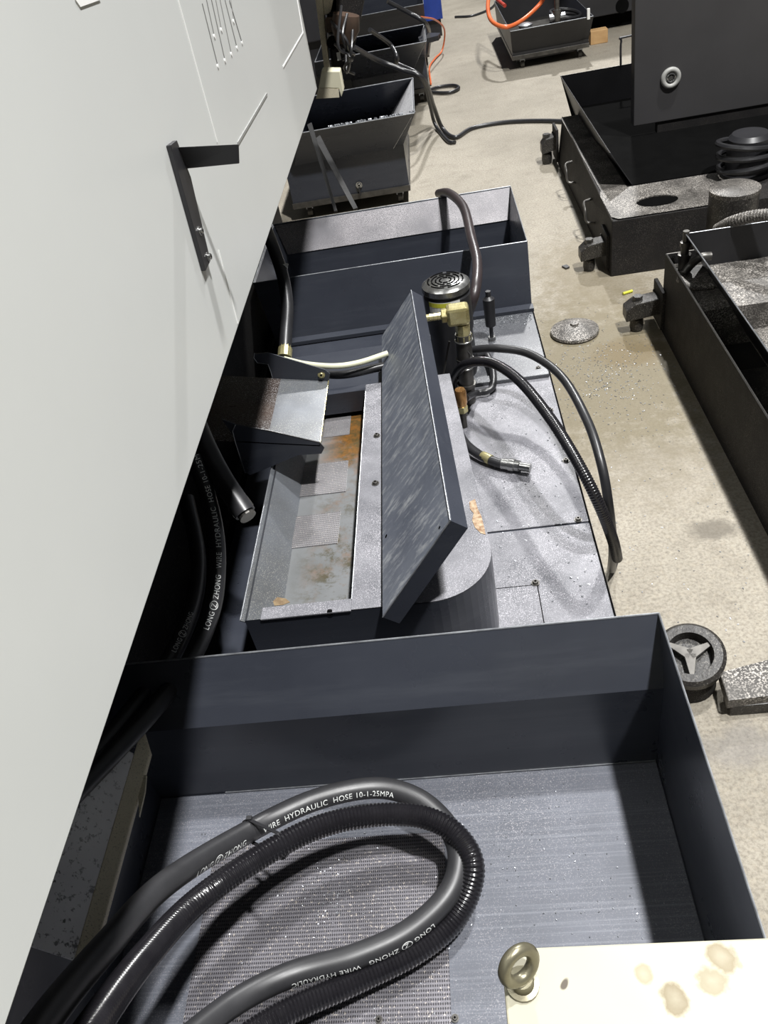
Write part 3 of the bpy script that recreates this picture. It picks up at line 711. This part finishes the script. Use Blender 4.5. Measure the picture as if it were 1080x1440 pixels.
# ================================================================ aisle floor: levelling pads, disc, marker
ds = B().lathe([(0, .088), (.15, .094), (.35, .092), (.8, .035), (.81, .018), (1, .016)], at(808, 468, z=0), at(808, 468, z=0)+V((0, 0, .045)), 40).make('mounting_disc', 'grimetop', smooth=True)
tag(ds, 'grey conical machine mounting disc lying alone on the concrete', 'disc')
pc = at(966, 958, z=0)
pad = thing('levelling_mount', 'round grimy machine levelling mount with three spokes, beside the near pan', 'machine foot', pc)
B().lathe([(0, .06), (.1, .063), (.9, .058), (1, .055)], pc, pc+V((0, 0, .07)), 36).make('base_cup', 'grimedark', pad, smooth=True)
rc = pc+V((0, .0, .085)); ax = V((-.12, -.28, 1)).normalized()
B().lathe([(0, .066), (.15, .074), (.8, .076), (1, .068), (1.0, .05), (.35, .046), (.35, .001)], rc-ax*.012, rc+ax*.030, 44, cap=False).make('ring', 'grime', pad, smooth=True)
a_ = ax.cross(V((0, 1, 0))).normalized(); b_ = ax.cross(a_)
for k, ang in enumerate((80, 200, 320)):
    d = a_*math.cos(math.radians(ang))+b_*math.sin(math.radians(ang)); s = ax.cross(d)
    c = rc+ax*.014
    B().prism([c-s*.014-d*.002, c+d*.05-s*.005, c+d*.05+s*.005, c+s*.014-d*.002], ax*.01).make('spoke', 'darksteel', pad, bevel=.001)
fb2 = thing('levelling_bracket', 'gritty rusty steel block on the floor at the right edge by the round mount', 'bracket', at(1060, 1010, z=0))
q0, q1 = at(1014, 962, z=.05), at(1020, 1000, z=.05)
B().prism([at(1012, 945, z=.06), at(1100, 922, z=.06), at(1110, 975, z=.06), at(1024, 985, z=.06)], (0, 0, -.03)).make('top_plate', 'grimetop', fb2, bevel=.002)
B().bb(q1.x+.02, q1.x+.16, q1.y+.02, q1.y+.07, 0, .035).make('foot_block', 'grime', fb2, bevel=.003)
yl = thing('chalk_stub', 'small yellow stub lying on the concrete between the machines', 'marker', at(882, 411, z=0))
B().cyl(at(876, 413, z=.006), at(889, 409, z=.006), .006, n=10).make('stub', 'yellow', yl, smooth=True)
tag(B().prism([at(a, c, z=.001) for a, c in ((790, 376), (797, 374), (801, 377), (796, 379))], (0, 0, .008)).make('rubber_scrap', 'rubber'), 'tiny black rubber scrap on the floor near the box machine', 'scrap')

# swarf on the concrete
b = B(); rnd = random.Random(3)
for k in range(900):
    if k < 650: p = at(rnd.gauss(850, 48), rnd.gauss(525, 34), z=0)
    else: p = at(rnd.uniform(770, 1060), rnd.uniform(480, 960), z=0)
    if p.x < .26 or p.x > .74: continue
    s = rnd.uniform(.0015, .0035); th = rnd.uniform(0, 3.1)
    b.box(p+V((0, 0, .0012)), (s*1.6, s*.7, .0012), (rnd.uniform(-.3, .3), rnd.uniform(-.3, .3), th))
tag(b.make('metal_swarf', 'edge'), 'pale metal swarf flakes sprinkled over the aisle concrete', 'swarf', kind='stuff')

# ================================================================ right-hand tank base (middle right)
XR = .757; ZR = .30
rt_ = thing('tank_base', 'oily black open tank base along the right edge of the aisle', 'tank', (1.1, 1.7, 0))
inn = rect(XR+.008, 1.6, .3, 2.79, .12)
B().loft([rect(XR, 1.61, .29, 2.80, 0), rect(XR, 1.61, .29, 2.80, ZR), rect(XR+.006, 1.604, .296, 2.794, ZR), rect(XR+.006, 1.604, .296, 2.794, .12)]).make('tank_walls', 'grimedark', rt_)
rimline([V((XR+.003, .3, ZR)), V((XR+.003, 2.797, ZR)), V((1.2, 2.797, ZR))], .0016, rt_, False, 'darksteel')
B().bb(XR+.006, 1.6, 2.42, 2.79, .12, .262).make('end_shelf', 'grimetop', rt_, bevel=.003)
B().bb(XR+.006, 1.6, 1.86, 2.14, .12, .20).make('mid_shelf', 'grime', rt_, bevel=.003)
B().bb(XR+.006, 1.6, .4, 1.80, .12, .165).make('low_shelf', 'grime', rt_, bevel=.003)
# hopper standing in the tank
hx, hy = .79, 2.72
h = at(964, 329, z=.39); hx, hy = h.x, h.y
hp = thing('steel_hopper', 'black sheet steel hopper standing inside the right-hand tank base', 'hopper', (hx+.4, 2.0, .2))
B().prism([V((hx, hy, .39)), V((hx, .5, .39)), V((hx+.12, .5, .17)), V((hx+.12, hy, .17))], (.004, 0, 0)).make('left_wall', 'black', hp)
B().prism([V((hx, hy, .39)), V((1.6, hy, .39)), V((1.6, hy, .17)), V((hx+.12, hy, .17))], (0, .004, 0)).make('rear_wall', 'black', hp)
B().bb(hx+.12, 1.6, .5, hy, .165, .17).make('hopper_floor', 'grimetop', hp)
rimline([V((hx, .5, .391)), V((hx, hy, .391)), V((1.6, hy, .391))], .0016, hp, False)
# valve fittings on the shelf end
vf = thing('valve_fitting', 'stacked steel hose fittings with pale sleeve on the tank base corner', 'fitting', at(962, 385, z=.262))
q0 = at(961, 378, z=.262); q1 = at(963, 325, y=q0.y)
hh = q1.z-.262
B().lathe([(0, .02), (.3, .02), (.31, .023), (.4, .023), (.41, .014), (.6, .014), (.61, .018), (.72, .018), (.73, .010), (1, .011)], q0, (q0.x, q0.y, q1.z), 16).make('stem', 'darksteel', vf, smooth=True)
B().tube(smooth([at(962, 385, z=.275), at(972, 372, z=.30), at(985, 362, z=.33), at(1000, 360, z=.33)], 8), .014, 12).make('side_branch', 'darksteel', vf, smooth=True)
B().tube(smooth([at(955, 392, z=.28), at(968, 402, z=.275), at(985, 404, z=.27), at(1003, 402, z=.27)], 8), .012, 12).make('pale_sleeve', 'grimetop', vf, smooth=True)
hose('corrugated_hose', [(1010, 322, .34), (1030, 312, .40), (1060, 304, .43), (1110, 300, .45)], .02, 'grimetop', 'pale dusty hose entering from the right above the hopper rim', ribs=.01)
def bracket(pxy, sc, label, body_x, group='levelling brackets on the aisle side'):
    q = at(*pxy, z=0)
    t = thing('levelling_bracket', label, 'bracket', q, group)
    y = q.y; x = q.x; w = body_x-x
    B().prism([V((x, y, .10*sc)), V((x+w*.25, y, .125*sc)), V((body_x, y, .135*sc)), V((body_x, y, .07*sc)), V((x, y, .055*sc))], (0, .07*sc, 0)).make('arm', 'grime', t, bevel=.004)
    B().bb(body_x-.014, body_x, y-.03*sc, y+.10*sc, .02, .17*sc).make('mounting_plate', 'grimedark', t, bevel=.002)
    B().lathe([(0, .022*sc), (.2, .026*sc), (.5, .024*sc), (.55, .014*sc), (1, .014*sc)], (x+w*.35, y+.035*sc, 0), (x+w*.35, y+.035*sc, .1*sc), 20).make('foot_screw', 'grime', t, smooth=True)
    B().lathe([(0, .018*sc), (1, .018*sc)], (x+w*.35, y+.035*sc, .124*sc), (x+w*.35, y+.035*sc, .142*sc), 6).make('hex_nut', 'grime', t)
    bolt((body_x-.014, y+.08*sc, .13*sc), (-1, 0, 0), .006, t, 'darksteel')
    return t
bracket((880, 472), 1.0, 'grimy levelling bracket on the right tank base above the rust stain', XR)

# ================================================================ box machine behind (upper right)
bm = thing('machine_bed', 'grimy black box bed with a round hole in its top, upper right', 'machine bed', (1.1, 4.0, 0))
x0 = .667
BZ = .243
B().loft([rect(x0, 1.9, 3.30, 4.86, 0), [V((x0, 3.30, BZ)), V((1.9, 3.30, BZ)), V((1.9, 4.86, BZ)), V((x0+.03, 4.86, BZ))]]).make('bed_body', 'grimedark', bm, bevel=.003)
hc = at(924, 284, z=BZ)
b = B()                                                  # top plate with a real round hole
nh = 32; ci = [V((hc.x+.085*math.cos(2*math.pi*k/nh), hc.y+.06*math.sin(2*math.pi*k/nh), BZ+.006)) for k in range(nh)]
X0, X1, Y0, Y1 = x0+.004, 1.25, 3.302, 3.64
def edgept(c):
    d = c-V((hc.x, hc.y, BZ+.006)); ts = []
    if d.x > 1e-6: ts.append((X1-hc.x)/d.x)
    if d.x < -1e-6: ts.append((X0-hc.x)/d.x)
    if d.y > 1e-6: ts.append((Y1-hc.y)/d.y)
    if d.y < -1e-6: ts.append((Y0-hc.y)/d.y)
    return V((hc.x, hc.y, BZ+.006))+d*min(ts)
co = [edgept(c) for c in ci]
b.add(ci+co, [(k, (k+1) % nh, nh+(k+1) % nh, nh+k) for k in range(nh)])
b.add([c-V((0, 0, .005)) for c in ci]+ci, [(k, (k+1) % nh, nh+(k+1) % nh, nh+k) for k in range(nh)])
b.make('top_plate', 'grimetop', bm)
hb = B(); hb.add([c-V((0, 0, .0055)) for c in ci], [tuple(range(nh))]); hb.make('hole_bottom', 'hole', bm)  # black disc paints the darkness of a deeper hole
B().bb(x0+.02, .80, 3.64, 4.84, BZ, BZ+.003).make('side_strip', 'grimetop', bm)
rimline([V((x0+.002, 3.302, BZ+.002)), V((x0+.03, 4.85, BZ+.002))], .003, bm, False, 'darksteel')
for px, py in ((809, 246), (832, 302)):
    q = at(px, py, z=.12); y = q.y
    B().tube(smooth([V((x0, y+.06, .17)), V((x0-.035, y+.05, .165)), V((x0-.04, y, .15)), V((x0-.035, y-.02, .10)), V((x0, y-.03, .09))], 6), .006, 8).make('lifting_handle', 'darksteel', bm, smooth=True)
bracket((763, 234), 1.15, 'levelling bracket at the far end of the box bed, upper right', x0)
bracket((817, 386), 1.0, 'levelling bracket with nut at the near corner of the box bed', x0)
# hopper on the bed
h2 = thing('steel_hopper', 'black sheet steel hopper on the box bed around the tall cabinet', 'hopper', (1.2, 4.3, BZ))
hx2 = .724; hyf = 5.08
B().prism([V((hx2, 3.66, .40)), V((hx2, hyf, .40)), V((hx2+.10, hyf, .12)), V((hx2+.10, 3.66, .247))], (.004, 0, 0)).make('left_wall', 'black', h2)
B().prism([V((hx2, hyf, .40)), V((2.0, hyf, .40)), V((2.0, hyf, .10)), V((hx2+.08, hyf, .10))], (0, .004, 0)).make('rear_wall', 'black', h2)
rimline([V((hx2, 3.66, .401)), V((hx2, hyf, .401)), V((2.0, hyf, .401))], .0018, h2, False, 'darksteel')
B().bb(hx2+.085, 1.9, 3.66, 4.99, BZ, BZ+.004).make('hopper_floor', 'hole', h2)  # black colour paints in the deep shade inside the hopper
B().tube(smooth([V((1.06, 5.08, .40)), V((1.06, 5.08, .52)), V((1.09, 5.08, .54)), V((1.5, 5.08, .54))], 6), .006, 8).make('grab_rail', 'black', h2, smooth=True)
cb = thing('tall_cabinet', 'tall matt black cabinet with a white round plug, upper right', 'cabinet', (1.6, 4.5, .25))
cl = at(891, 178, y=4.3); 
ct_ = at(893, 0, y=4.3); ct_ = cl+(ct_-cl)*2.2
B().prism([cl, V((cl.x+.95, 4.3, cl.z)), V((cl.x+1.05, 4.3, ct_.z)), V((ct_.x, 4.3, ct_.z))], (0, .07, 0)).make('cabinet_body', 'cabinetblack', cb, bevel=.004)
B().bb(cl.x+.12, cl.x+.9, 4.31, 4.36, BZ, cl.z+.02).make('pedestal', 'grimedark', cb)
pq = at(943, 109, y=4.3)
b = B(); b.torus(pq+V((0, -.006, 0)), (0, 1, 0), .036, .012, 30, 10); b.make('plug_ring', mat('pale_plug_plastic', (170, 170, 166), (150, 150, 146), rough=.5), cb, smooth=True)
b = B(); b.torus(pq+V((0, -.008, 0)), (0, 1, 0), .018, .006, 24, 8); b.cyl(pq+V((0, -.010, 0)), pq, .010, n=12); b.make('plug_core', 'chrome', cb, smooth=True)
cy_ = at(1033, 268, z=.37)
cyo = thing('filter_canister', 'grey-topped cylindrical canister with swarf dust beside the bed hole', 'canister', (cy_.x, cy_.y, BZ))
B().lathe([(0, .088), (1, .09)], (cy_.x, cy_.y, 0.05), (cy_.x, cy_.y, .365), 40).make('canister_body', 'grime', cyo, smooth=True)
B().lathe([(0, .09), (.8, .092), (1, .085)], (cy_.x, cy_.y, .365), (cy_.x, cy_.y, .385), 40).make('canister_lid', 'grimetop', cyo, smooth=True)
pm = thing('coolant_pump', 'black coolant pump wound with hoses in the dark hopper', 'pump', at(1045, 235, z=BZ))
q = at(1048, 245, z=BZ+.004); q = V((q.x, q.y, BZ+.004))
B().lathe([(0, .10), (.1, .10), (.12, .085), (.9, .085), (1, .07)], q, q+V((0, 0, .17)), 30).make('pump_body', 'black', pm, smooth=True)
for k, z in enumerate((.05, .09, .13)):
    B().torus(q+V((-.01*k, -.01, z)), (.12*k-.1, .1, 1), .115-.004*k, .012, 40, 8).make('hose_coil', 'rubber', pm, smooth=True)

# ================================================================ rear chip carts, left row
def cart(name, label, x0, x1, y0, y1, zt, rx0, rx1, ry0, ry1, zr, m='navy', casters=True, light=None, group='wheeled chip carts'):
    t = thing(name, label, 'chip cart', ((x0+x1)/2, (y0+y1)/2, 0), group)
    zb = .085
    bi = rect(x0+.03, x1-.10, y0+.05, y1-.05, zt-.08)
    ri = rect(rx0, rx1, ry0, ry1, zr)
    B().loft([rect(x0, x1, y0, y1, zb), rect(x0, x1, y0, y1, zt), grow(ri, .004), ri, bi]).make('cart_body', m, t)
    B().bb(x0-.004, x1+.004, y0-.012, y1, zb-.012, zb+.02).make('base_frame', 'darksteel', t, bevel=.002)
    rimline(grow(ri, .002, .001), .003, t)
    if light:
        B().prism([ri[1]+V((-.004, 0, -.004)), ri[2]+V((-.004, 0, -.004)), bi[2]+V((-.003, 0, 0)), bi[1]+V((-.003, 0, 0))], (-.001, 0, .001)).make('painted_lit_side', light, t)  # pale sheet paints the inner right wall as if lit
    if casters:
        for cx, cy in ((x0+.08, y0+.06), (x1-.06, y0+.06), (x0+.08, y1-.06), (x1-.06, y1-.06)):
            c = B().cyl((cx-.014, cy, .03), (cx+.014, cy, .03), .03, n=18).make('caster', 'darksteel', t, smooth=True)
            B().bb(cx-.02, cx+.02, cy-.018, cy+.018, .045, zb-.01).make('fork', 'edge', c)
    return t
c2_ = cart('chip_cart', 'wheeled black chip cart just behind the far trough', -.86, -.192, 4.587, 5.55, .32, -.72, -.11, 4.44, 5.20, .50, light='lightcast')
q = at(505, 260, y=4.58); bolt(q, (0, -1, 0), .012, c2_, 'chrome', 'eye_bolt')
B().bb(q.x-.004, q.x+.004, 4.55, 4.575, .1, q.z-.012).make('drain_pin', 'black', c2_)
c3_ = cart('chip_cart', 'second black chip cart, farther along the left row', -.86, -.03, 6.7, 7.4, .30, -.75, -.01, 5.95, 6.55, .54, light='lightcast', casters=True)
c4_ = cart('chip_cart', 'third dark chip cart beside the blue cabinet at the top', -.9, 0, 7.9, 9.0, .3, -.9, .0, 7.7, 8.9, .5)
# debris lying along the cart rims
b = B(); rnd = random.Random(5)
for (px0, px1, py0, dy, zz) in ((470, 585, 165, -18, .47),):
    for k in range(70):
        u = rnd.random(); p = at(px0+(px1-px0)*u, py0+dy*u+rnd.gauss(0, 1.4), z=zz)
        p = V((p.x, 4.442, .502))
        b.box(p+V((0, rnd.uniform(0, .01), .003)), (rnd.uniform(.006, .014), .008, .008), (rnd.random(), rnd.random(), rnd.random()))
tag(b.make('metal_swarf', 'edge'), 'bright swarf caught along the front rim of the nearest cart', 'swarf', kind='stuff')
# struts leaning between cart and trough
st = thing('support_bar', 'long dark flat bar leaning on the nearest cart', 'bar', at(500, 290, z=.3))
B().prism([at(443, 195, z=.62), at(450, 190, z=.62), at(503, 292, z=.45), at(497, 294, z=.45)], (0, .01, -.01)).make('bar', 'barsteel', st)
st = thing('support_bar', 'shorter black bar leaning left of the long bar', 'bar', at(470, 295, z=.3))
B().prism([at(432, 175, z=.7), at(438, 172, z=.7), at(474, 296, z=.45), at(470, 297, z=.45)], (0, .01, -.01)).make('bar', 'barsteel', st)

# black cables across the aisle
hose('power_cable', [(497, 66, .75), (530, 84, .6), (565, 98, .52), (596, 112, .45), (610, 150, .2), (622, 180, .03), (640, 193, .015), (665, 180, .012), (710, 172, .012), (760, 170, .012), (800, 171, .015), (840, 172, .03)], .014, 'rubber', 'long black cable sweeping from the left machine across the aisle', cat='cable', group='black cables across the aisle')
hose('power_cable', [(560, 90, .5), (592, 108, .42), (604, 145, .2), (612, 175, .03), (630, 198, .013), (640, 200, .012)], .012, 'rubber', 'second black cable dropping beside the carts to the floor', cat='cable', group='black cables across the aisle')
hose('power_cable', [(598, 128, .02), (612, 130, .015), (632, 130, .015), (645, 124, .015), (638, 120, .015), (618, 122, .015), (605, 126, .02)], .012, 'rubber', 'small coil of black cable on the floor by the carts', cat='cable', group='black cables across the aisle')
hose('power_cable', [(520, 42, .75), (548, 62, .62), (558, 80, .56), (556, 92, .5)], .013, 'rubber', 'black cable looping down over the second cart', cat='cable', group='black cables across the aisle')
hose('power_cable', [(545, 2, .75), (575, 18, .65), (598, 32, .57), (604, 50, .4), (602, 75, .2)], .014, 'rubber', 'black cable crossing the third cart at the top', cat='cable', group='black cables across the aisle')
hose('power_cable', [(640, 24, .01), (665, 22, .01), (690, 12, .01), (700, 0, .01)], .012, 'rubber', 'thin dark cable on the floor near the top edge', cat='cable', group='black cables across the aisle')
hose('air_hose', [(592, 24, .5), (612, 28, .35), (625, 42, .2), (622, 70, .03), (612, 82, .015), (604, 95, .015), (606, 118, .015)], .007, 'orange', 'thin orange air hose looping on the floor by the left carts', cat='hose')
# small black shelf bracket on cart row
tag(B().prism([at(a, c, z=.5) for a, c in ((588, 52), (602, 46), (619, 46), (616, 50), (600, 54), (590, 58))], (0, 0, -.03)).make('cart_latch', 'rubber'), 'black handle jutting from the second cart over the aisle', 'handle')

# rear left machines
bcab = thing('blue_cabinet', 'grey-fronted cabinet with bright blue side at the top centre', 'cabinet', (.05, 9.6, 0))
q = at(622, 18, z=.2); q2 = at(600, 22, y=q.y)
B().bb(-1.3, -.08, q.y, q.y+.6, 0.15, 1.4).make('cabinet_body', 'black', bcab, bevel=.005)
B().bb(-.08, q.x, q.y, q.y+.6, .15, 1.4).make('blue_side', 'blue', bcab, bevel=.005)
B().bb(-1.25, q.x-.02, q.y+.05, q.y+.5, 0, .15).make('plinth', 'black', bcab)
gm = thing('rear_machine', 'cluttered grey and brown machine head behind the white panel', 'machine', at(480, 100, z=.8))
YG = 3.2
def gp(px, py, y=YG): return at(px, py, y=y)
B().prism([gp(436, -60), gp(448, -60), gp(463, 100), gp(456, 98)], (0, .05, 0)).make('cream_frame', 'creamdull', gm, bevel=.003)
B().prism([gp(448, -60), gp(475, -60), gp(474, 15), gp(456, 22)], (0, .08, 0)).make('guard_plate', 'creamdull', gm, bevel=.003)
B().prism([gp(452, -60), gp(520, -60), gp(508, 20), gp(500, 60), (gp(484, 105)), gp(466, 96)], (0, .4, 0)).make('head_casting', 'grimedark', gm, bevel=.01)
B().prism([gp(458, 24), gp(474, 22), gp(476, 42), gp(460, 44)], (0, -.04, 0)).make('gear_cover', 'brown', gm, bevel=.004)
B().prism([gp(461, 47), gp(476, 45), gp(478, 64), gp(464, 66)], (0, -.04, 0)).make('motor_flange', 'lightcast', gm, bevel=.004)
B().cyl(gp(469, 56)-V((0, .055, 0)), gp(469, 56), .02, n=16).make('shaft_bore', 'hole', gm)
B().lathe([(0, .03), (.5, .05), (1, .045)], gp(484, 60, 3.15), gp(487, 20, 3.15), 16).make('spindle_motor', 'brown', gm, smooth=True)
B().prism([gp(473, 74, 3.15), gp(478, 73, 3.15), gp(480, 84, 3.15), gp(475, 85, 3.15)], (0, -.004, 0)).make('white_tag', 'paper', gm)
for k in range(5):
    B().tube(smooth([gp(466+[0, 14, 5, 22, 30][k], [30, 8, 62, 20, 40][k], 3.12), gp(480+[8, -4, 12, 2, 14][k], 58+[0, 9, 22, -6, 14][k], 3.05), gp(488+[3, 10, -4, 6, 0][k], 84+[4, -8, 12, 0, 18][k], 3.1), gp(478+[12, 4, 20, 16, 8][k], 98-[0, 14, -6, 22, 30][k], 3.15)], 6), .005, 8).make('wire', 'rubber', gm, smooth=True)
cbx = thing('cream_spout', 'cream sheet metal spout with bent lip beneath the machine head', 'spout', gp(462, 120, 3.0))
B().prism([gp(452, 100, 3.0), gp(478, 100, 3.0), gp(483, 128, 3.0), gp(480, 137, 3.0), gp(476, 125, 3.0), gp(448, 124, 3.0)], (0, .06, 0)).make('spout_body', 'cream', cbx, bevel=.003)
B().prism([gp(448, 124, 3.0), gp(476, 125, 3.0), gp(477, 137, 3.0), gp(444, 139, 3.0)], (0, .01, 0)).make('spout_lip', 'creamdull', cbx)
bl = thing('blue_machine', 'dark blue machine housing beyond the machine head', 'machine', (-.9, 6.2, 0))
a_q = at(520, 38, y=6.6)
B().bb(-1.7, a_q.x-.1, 6.6, 7.0, .55, 1.8).make('housing', 'black', bl, bevel=.01)
B().bb(-1.6, a_q.x-.2, 6.65, 6.95, 0, .55).make('pedestal', 'black', bl)
B().bb(a_q.x-.22, a_q.x-.12, 6.55, 6.6, .8, 1.6).make('cream_trim', 'creamdull', bl, bevel=.005)

# ================================================================ right rear cart with orange hoses
rc_ = cart('chip_cart', 'wheeled black chip cart with orange hoses, top right of the aisle', .655, 1.25, 7.2, 8.6, .13, .64, 1.262, 7.08, 8.5, .30, m='black')
hose('air_hose', [(690, -20, .5), (686, 10, .42), (692, 30, .36), (712, 38, .33), (735, 28, .33), (760, 5, .4), (770, -15, .5)], .016, 'orange', 'bright orange air hose looped over the top right cart', cat='hose')
hose('air_hose', [(690, -10, .45), (700, 0, .42), (710, 8, .4)], .014, 'red', 'short red hose inside the top right cart', cat='hose')
q = at(768, 34, z=.30); q = V((1.0, 7.12, .30))
vv = thing('valve_fitting', 'pale valve fitting on the front rim of the top right cart', 'fitting', q)
B().lathe([(0, .03), (.3, .034), (.5, .03), (.55, .018), (1, .02)], q, q+V((0, 0, .16)), 14).make('stem', 'darksteel', vv, smooth=True)
B().cyl(q+V((-.06, 0, .035)), q+V((.06, 0, .035)), .024, n=14).make('crosspiece', 'edge', vv, smooth=True)
tag(B().lathe([(0, .05), (.6, .055), (1, .03)], V((.76, 7.14, .302)), V((.76, 7.14, .33)), 18).make('cup_lid', 'edge', smooth=True), 'round pale lid resting on the corner of the top right cart', 'lid')
b = thing('coiled_cable', 'black cable coil lying inside the top right cart', 'cable', (1.1, 7.5, .2))
for k in range(3): B().torus((1.12, 7.5, .22+.03*k), (.1*k, -.1, 1), .12, .013, 36, 8).make('coil', 'rubber', b, smooth=True)
dk = thing('dark_machine', 'dark machine cabinet with a round port at the top right', 'machine', (1.9, 8.4, 0))
q = at(835, 62, z=.12); qq = at(875, 8, y=8.0)
B().bb(1.30, 2.9, 8.0, 9.2, .12, 1.6).make('cabinet_body', 'black', dk, bevel=.006)
B().bb(1.36, 2.8, 8.1, 9.1, 0, .12).make('plinth', 'hole', dk)
B().cyl(V((qq.x, 7.994, qq.z)), V((qq.x, 8.0, qq.z)), .055, n=24).make('round_port', 'hole', dk)
wq = at(841, 62, z=0)
tag(B().bb(wq.x-.06, wq.x+.08, wq.y, wq.y+.1, 0, .1).make('wood_block', 'wood', bevel=.004), 'pale wooden block under the dark machine, top right', 'wood block')
tag(B().bb(1.215, 1.235, 7.05, 7.075, .29, .36).make('white_tag', 'paper'), 'small white tag hanging on the right corner of the top right cart', 'tag')
